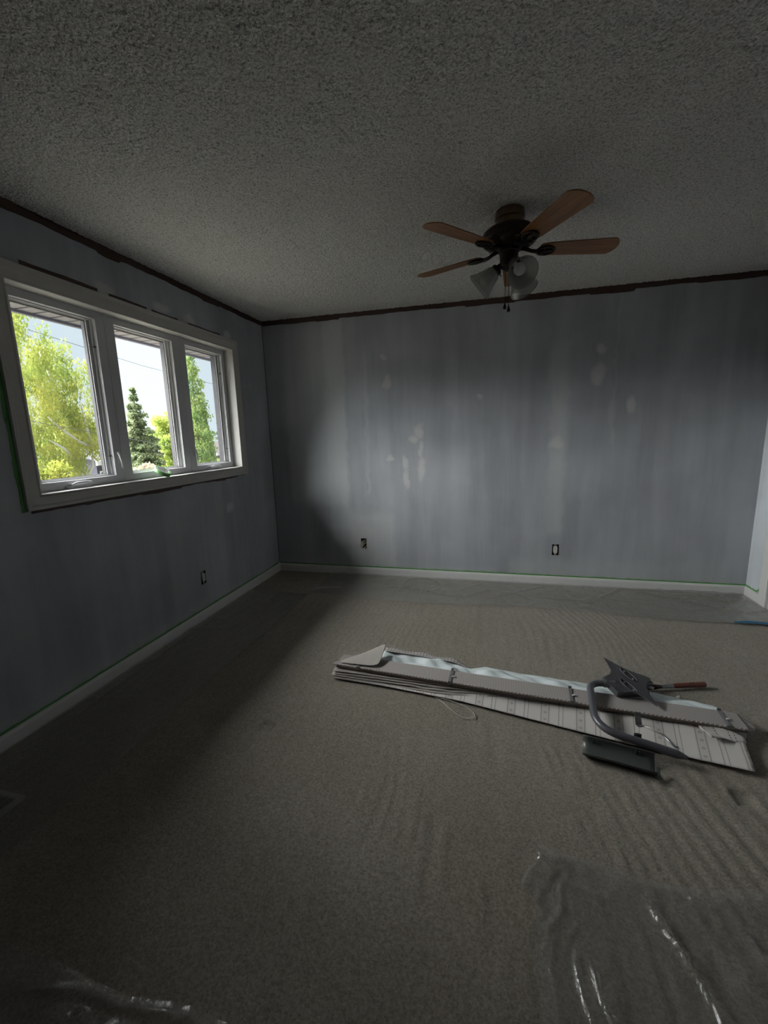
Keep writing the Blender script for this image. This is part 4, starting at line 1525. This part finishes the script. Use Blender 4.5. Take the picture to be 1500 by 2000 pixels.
M['birch'] = leaf_mat('birch_leaves', (0.25, 0.32, 0.085), (0.43, 0.43, 0.11), .9)
M['yellow_bush'] = leaf_mat('yellow_green_leaves', (0.26, 0.31, 0.06), (0.42, 0.4, 0.09), 1.2)
M['green'] = leaf_mat('fresh_green_leaves', (0.22, 0.32, 0.08), (0.38, 0.43, 0.11), 1.0)
M['spruce'] = leaf_mat('spruce_needles', (0.14, 0.18, 0.095), (0.26, 0.29, 0.17), .9)
M['cedar'] = leaf_mat('cedar_fronds', (0.15, 0.24, 0.085), (0.30, 0.37, 0.12), .9)
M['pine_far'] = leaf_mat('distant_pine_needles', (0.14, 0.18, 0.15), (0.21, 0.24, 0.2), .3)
M['cream'] = leaf_mat('cream_flower_heads', (0.34, 0.28, 0.2), (0.46, 0.41, 0.32), 2.0)
M['bark_white'] = plain('white_birch_bark', (.62, .60, .55), .8, nscale=4, namt=.3)
M['bark'] = plain('brown_bark', (.20, .14, .10), .9, nscale=5, namt=.3)
M['lawn'] = plain('neutral_lawn', (.13, .122, .10), .95, nscale=1.5, namt=.3)  # neutral tone chosen so its bounce does not tint the ceiling green
M['roof_grey'] = plain('grey_shingles', (.055, .055, .062), .9, nscale=8, namt=.12)
M['roof_tan'] = plain('tan_shingles', (.060, .052, .046), .9, nscale=8, namt=.1)
M['siding_dark'] = plain('blue_grey_siding', (.035, .033, .055), .7, nscale=3, namt=.08)
M['siding_tan'] = plain('beige_siding', (.24, .20, .15), .7, nscale=3, namt=.05)
M['house_white'] = plain('white_fascia', (.85, .85, .85), .5, nscale=3, namt=.03)
M['house_glass'] = plain('house_glass', (.08, .10, .13), .1, nscale=3, namt=.03)
M['wire'] = plain('cable_black', (.10, .10, .11), .7)

gr = MB().box(-140, EX - .3, -60, 140, GZ - .2, GZ).build('ground', 'lawn')
struct(gr, 'neutral-toned lawn outside the window', 'ground')


def leaves(name, C, S, mat, parent, size, n, stretch=(1, 1, 1), seed=0, droop=0):
    """n small quads scattered in blobs C (centres) with radii S; random orientation"""
    r = np.random.default_rng(seed)
    C = np.asarray(C, float)
    S = np.asarray(S, float)
    w = np.prod(S, 1) ** (2 / 3)
    idx = r.choice(len(C), n, p=w / w.sum())
    d = r.standard_normal((n, 3))
    d /= np.linalg.norm(d, axis=1)[:, None]
    rad = r.random(n) ** (1 / 2.2)
    P = C[idx] + d * rad[:, None] * S[idx]
    a = r.standard_normal((n, 3)) * np.array(stretch)
    a /= np.linalg.norm(a, axis=1)[:, None]
    b = np.cross(a, r.standard_normal((n, 3)))
    b /= np.linalg.norm(b, axis=1)[:, None]
    s = size * (.6 + .8 * r.random(n))[:, None]
    if droop:
        a = a * .4 + np.array([0, 0, -1.0]) * droop
    V = np.stack([P - a * s - b * s * .5, P + a * s * .0 - b * s * .6, P + a * s, P + b * s * .6], 1).reshape(-1, 3)
    Q = np.arange(n * 4).reshape(-1, 4)
    o = np_mesh(name, V, Q, mat, parent)
    return o


def local(pts, base):
    return [tuple(Vector(p) - Vector(base)) for p in pts]


def birch():
    base = Vector((-14, 13.3, GZ))
    e = empty('birch_tree', base)
    tag(e, 'tall yellow-green weeping birch with white branches', 'tree')
    r = random.Random(4)
    C, S = [], []
    for (y, top, wd_, zmin) in ((10.2, 6.8, .9, -1.5), (11.5, 6.2, .9, -1.5), (12.3, 5.6, .7, -1.5), (12.95, 5.0, .5, -1.5), (13.75, 4.75, .38, .9), (14.3, 2.9, .5, 1.15), (14.9, 2.2, .4, 1.2), (13.2, 1.6, .5, -1.5)):
        z = top - .5
        k = 0
        while z > zmin:
            sp_ = wd_ * (.35 + .65 * min(1, (top - z) / 2.2))
            for _ in range(3):
                C.append((-14 + r.uniform(-1, 1) * 1.3 - base.x, y + r.uniform(-1, 1) * sp_ - base.y, z - base.z + r.uniform(-.2, .2)))
                S.append((.45, .14 + .22 * r.random() * min(1, .4 + (top - z) / 3), .45 + .25 * r.random()))
            z -= .42
    leaves('foliage', C, S, 'birch', e, .055, 60000, seed=3, droop=.7)
    tr_ = MB().tube(local([(-14, 13.3, GZ), (-13.9, 13.35, -.5), (-13.9, 13.55, 1.2), (-13.9, 13.3, 3.0), (-13.9, 12.7, 5.0)], base), [.22, .16, .10, .07, .03], 8).build('trunk', 'bark_white', e, smooth=True)
    for P in ([(-13.0, 13.5, 1.2), (-12.9, 13.9, 1.6), (-12.9, 14.35, 2.1)], [(-13.0, 13.5, 1.2), (-12.9, 12.9, 1.45), (-12.9, 12.3, 1.9), (-12.9, 11.9, 2.3)],
              [(-13.0, 13.5, 1.2), (-12.95, 13.35, 2.1), (-12.9, 13.2, 3.2)], [(-13.6, 13.4, -.3), (-13.0, 13.45, .5), (-13.0, 13.5, 1.2)], [(-13, 12.7, .8), (-12.9, 12.3, 1.2), (-12.9, 11.8, 1.5)]):
        MB().tube(local(P, base), [.06] + [.045] * (len(P) - 2) + [.02], 6).build('branch', 'bark_white', e, smooth=True)


birch()


def bushy(name, label, base, blobs, mat, size, n, seed, group=None, cat='tree', trunk=True, tm='bark'):
    e = empty(name, base)
    tag(e, label, cat, group)
    r = random.Random(seed)
    C, S = [], []
    for (cx, cy, cz_, rx, ry, rz) in blobs:
        for _ in range(9):
            d = Vector((r.gauss(0, 1), r.gauss(0, 1), r.gauss(0, 1))).normalized() * r.random() ** .4
            C.append((cx + d.x * rx * .75 - base[0], cy + d.y * ry * .75 - base[1], cz_ + d.z * rz * .75 - base[2]))
            S.append((rx * .42, ry * .42, rz * .36))
    leaves('foliage', C, S, mat, e, size, n, seed=seed)
    if trunk:
        b0 = blobs[0]
        MB().tube([(0, 0, 0), (.05, .05, (b0[2] - base[2]) * .5), (b0[0] - base[0], b0[1] - base[1], b0[2] - base[2])], [.16, .11, .04], 8).build('trunk', tm, e, smooth=True)
    return e


bushy('tall_shrub', 'rounded yellow leafy shrub below the birch', (-9, 8.6, GZ), [(-9, 8.5, .35, .9, .7, .95), (-9, 9.15, -.1, .8, .55, .9), (-9, 8.0, -.4, .9, .8, 1.0), (-9, 9.4, -.9, .8, .5, .9)], 'yellow_bush', .05, 12000, 12, cat='shrub')
bushy('leafy_tree', 'bright green leafy tree beside the spruce', (-21, 27.4, GZ), [(-21, 27.0, 2.5, 1.4, 1.2, 1.2), (-21, 28.4, 2.4, 1.4, 1.2, 1.3), (-21, 26.3, 1.2, 1.4, 1.1, 1.3), (-21, 27.6, .8, 1.5, 1.4, 1.4), (-21, 29.3, 1.0, 1.4, 1.2, 1.4), (-21, 26.6, -.6, 1.5, 1.4, 1.4), (-21, 28.3, -.9, 1.5, 1.4, 1.4), (-21, 29.4, -.9, 1.4, 1.2, 1.3)], 'green', .085, 34000, 13)
bushy('flowering_shrub', 'cream flowering shrub under the spruce', (-9.5, 12.2, GZ), [(-9.5, 12.05, .15, .6, .55, .5), (-9.5, 12.5, .35, .5, .4, .42), (-9.5, 11.7, -.3, .6, .5, .6), (-9.5, 12.4, -.5, .8, .8, .6)], 'cream', .06, 7000, 14, cat='shrub')
bushy('leafy_tree', 'olive leafy tree behind the grey garage roof', (-34, 33.5, GZ), [(-34, 32.5, 2.0, 2, 2.2, 1.6), (-34, 34.5, 1.4, 2, 2.0, 1.5), (-34, 30, 1.8, 2, 2.2, 1.7), (-34, 33, -.5, 2, 3.5, 2)], 'green', .15, 12000, 15)
bushy('leafy_tree', 'small yellow-green tree at the foot of the cedars', (-16.5, 25.4, GZ), [(-16.5, 25.4, -.5, .9, .9, .8), (-16.5, 26.0, -1.0, .8, .8, .7), (-16.5, 24.9, -.9, .8, .8, .9)], 'green', .07, 8000, 17)


def conifer(name, label, base, top, rad, tiers, mat, n, size, seed, group=None, power=1.0):
    e = empty(name, base)
    tag(e, label, 'tree', group)
    r = random.Random(seed)
    C, S = [], []
    h = top - base[2]
    for k in range(tiers):
        t = (k + .5) / tiers
        z = h * (1 - t)
        rr = rad * t ** power + .04
        m = max(4, int(7 + 10 * t))
        for j in range(m):
            a = 2 * math.pi * (j + r.random()) / m
            q = .55 + .5 * r.random()
            for f in (.35, .75, 1.0):
                C.append((math.cos(a) * rr * q * f, math.sin(a) * rr * q * f, z - rr * .28 * f + r.uniform(-.05, .05)))
                S.append((rr * .20 + .05, rr * .20 + .05, h / tiers * .42))
    leaves('foliage', C, S, mat, e, size, n, seed=seed)
    MB().tube([(0, 0, 0), (0, 0, h * .5), (0, 0, h * .985)], [rad * .07 + .05, rad * .05, .015], 8).build('trunk', 'bark', e, smooth=True)
    return e


conifer('spruce_tree', 'tall grey-green spruce with layered branches between birch and cedars', (-16.5, 19.55, GZ), 4.3, 2.15, 18, 'spruce', 40000, .085, 21)
conifer('spruce_tree', 'low grey-green spruce in front of the grey garage', (-20.3, 21.7, GZ), .75, 1.0, 9, 'spruce', 9000, .08, 22)


def column_tree(label, base, top, rad, seed, mat='cedar'):
    e = empty('cedar_tree', base)
    tag(e, label, 'tree', 'columnar cedars outside the window')
    r = random.Random(seed)
    C, S = [], []
    h = top - base[2]
    z = .1
    while z < h:
        t = z / h
        rr = rad * (1 - max(0, t - .35) ** 1.6 / .65 ** 1.6 * .9)
        for j in range(7):
            a = r.uniform(0, 6.28)
            q = r.random() ** .5 * .8
            C.append((math.cos(a) * rr * q, math.sin(a) * rr * q, z))
            S.append((rr * .38 + .04, rr * .38 + .04, .28))
        z += .22
    leaves('foliage', C, S, mat, e, .07, 15000, seed=seed, droop=-.5)
    MB().tube([(0, 0, 0), (0, 0, h * .95)], [.12, .02], 8).build('trunk', 'bark', e, smooth=True)


column_tree('tallest columnar cedar outside the window', (-12, 18.55, GZ), 6.3, .85, 31)
column_tree('shorter bright cedar column beside the tallest one', (-13.0, 20.45, GZ), 3.2, .55, 32)
for k, (y, x, tp, rd) in enumerate(((85, -56, 10.3, 2.3), (90.5, -58, 11.5, 2.5), (80, -62, 9, 2.3), (96.5, -60, 10, 2.5))):
    conifer('distant_pine', 'hazy grey-green pine far behind the tan roof', (x, y, GZ), tp, rd, 12, 'pine_far', 5000, .28, 40 + k, 'pines far behind the tan roof', .8)
for k, (y, x, tp, rd) in enumerate(((60, -62, 6, 2.6), (67, -62, 7, 2.6), (53, -62, 6.0, 2.6), (46, -64, 6.5, 2.7))):
    conifer('distant_pine', 'hazy pine far behind the spruce and birch', (x, y, GZ), tp, rd, 10, 'pine_far', 4000, .28, 60 + k, 'pines far behind the spruce and birch', .8)


def house(name, label, cx, cy, lx, ly, eave, ridge, wall, roof, seed):
    """gable roof, ridge along y; (cx,cy) centre; near side faces +x"""
    e = empty(name, (cx, cy, GZ))
    tag(e, label, 'house')
    ez, rz = eave - GZ, ridge - GZ
    MB().box(-lx / 2, lx / 2, -ly / 2, ly / 2, 0, ez).build('walls', wall, e)
    MB().add([(-lx / 2 - .5, -ly / 2 - .4, ez - .1), (0, -ly / 2 - .4, rz), (lx / 2 + .5, -ly / 2 - .4, ez - .1), (-lx / 2 - .5, ly / 2 + .4, ez - .1), (0, ly / 2 + .4, rz), (lx / 2 + .5, ly / 2 + .4, ez - .1),
              (0, -ly / 2 - .4, rz - .35), (0, ly / 2 + .4, rz - .35)],
             [(0, 1, 4, 3), (1, 2, 5, 4), (0, 3, 7, 6), (6, 7, 5, 2), (0, 6, 2, 1), (3, 4, 5, 7)]).build('roof', roof, e)
    MB().box(lx / 2 + .42, lx / 2 + .56, -ly / 2 - .4, ly / 2 + .4, ez - .38, ez - .06).build('fascia_gutter', 'house_white', e)
    for k in range(3):
        y = -ly / 2 + ly * (k + .5) / 3
        wn_ = MB().box(lx / 2 - .01, lx / 2 + .05, y - .6, y + .6, ez - 1.9, ez - .8).build('house_window', 'house_white', e)
        MB().box(lx / 2 + .02, lx / 2 + .06, y - .52, y + .52, ez - 1.82, ez - .88).build('window_pane', 'house_glass', wn_)
    MB().tube([(lx * .12, ly * .05, rz - .5), (lx * .12, ly * .05, rz + .15)], .14, 10).build('roof_vent', 'house_white', e)
    return e


house('garage', 'dark garage with grey roof and white gutter behind the birch', -26.3, 25.6, 5, 4.6, .25, .98, 'siding_dark', 'roof_grey', 1)
house('bungalow', 'beige bungalow with tan roof far behind the cedars', -33, 50.5, 6, 11, -.15, 1.1, 'siding_tan', 'roof_tan', 2)
house('shed', 'low blue-grey building in front of the beige bungalow', -27, 42.8, 4, 5, -1.55, -.75, 'siding_dark', 'roof_grey', 3)
MB_ch = MB().box(-.3, .3, -.3, .3, 0, 4.5).build('chimney', 'siding_tan', None)
MB_ch.location = (-30, 30.2, GZ)
tag(MB_ch, 'pale chimney rising behind the grey garage roof', 'chimney')

for nm, P, rr, lab in (('power_line', [(-18, -6, 7.6), (-18, 5, 6.9), (-18, 16, 6.4), (-18, 22, 5.8), (-18, 29, 5.42), (-18, 60, 4.6)], .012, 'thin overhead cable crossing the sky above the trees'),
                       ('service_line', [(-8, -6, 3.6), (-8, 4, 2.6), (-8, 8.0, 1.82), (-8, 10.2, 1.46), (-8, 13.2, 1.02), (-8, 16.2, .6), (-8, 40, -1.5)], .007, 'lower service cable passing in front of the spruce and cedars')):
    o = MB().tube(P, rr, 6).build(nm, 'wire')
    tag(o, lab, 'cable')
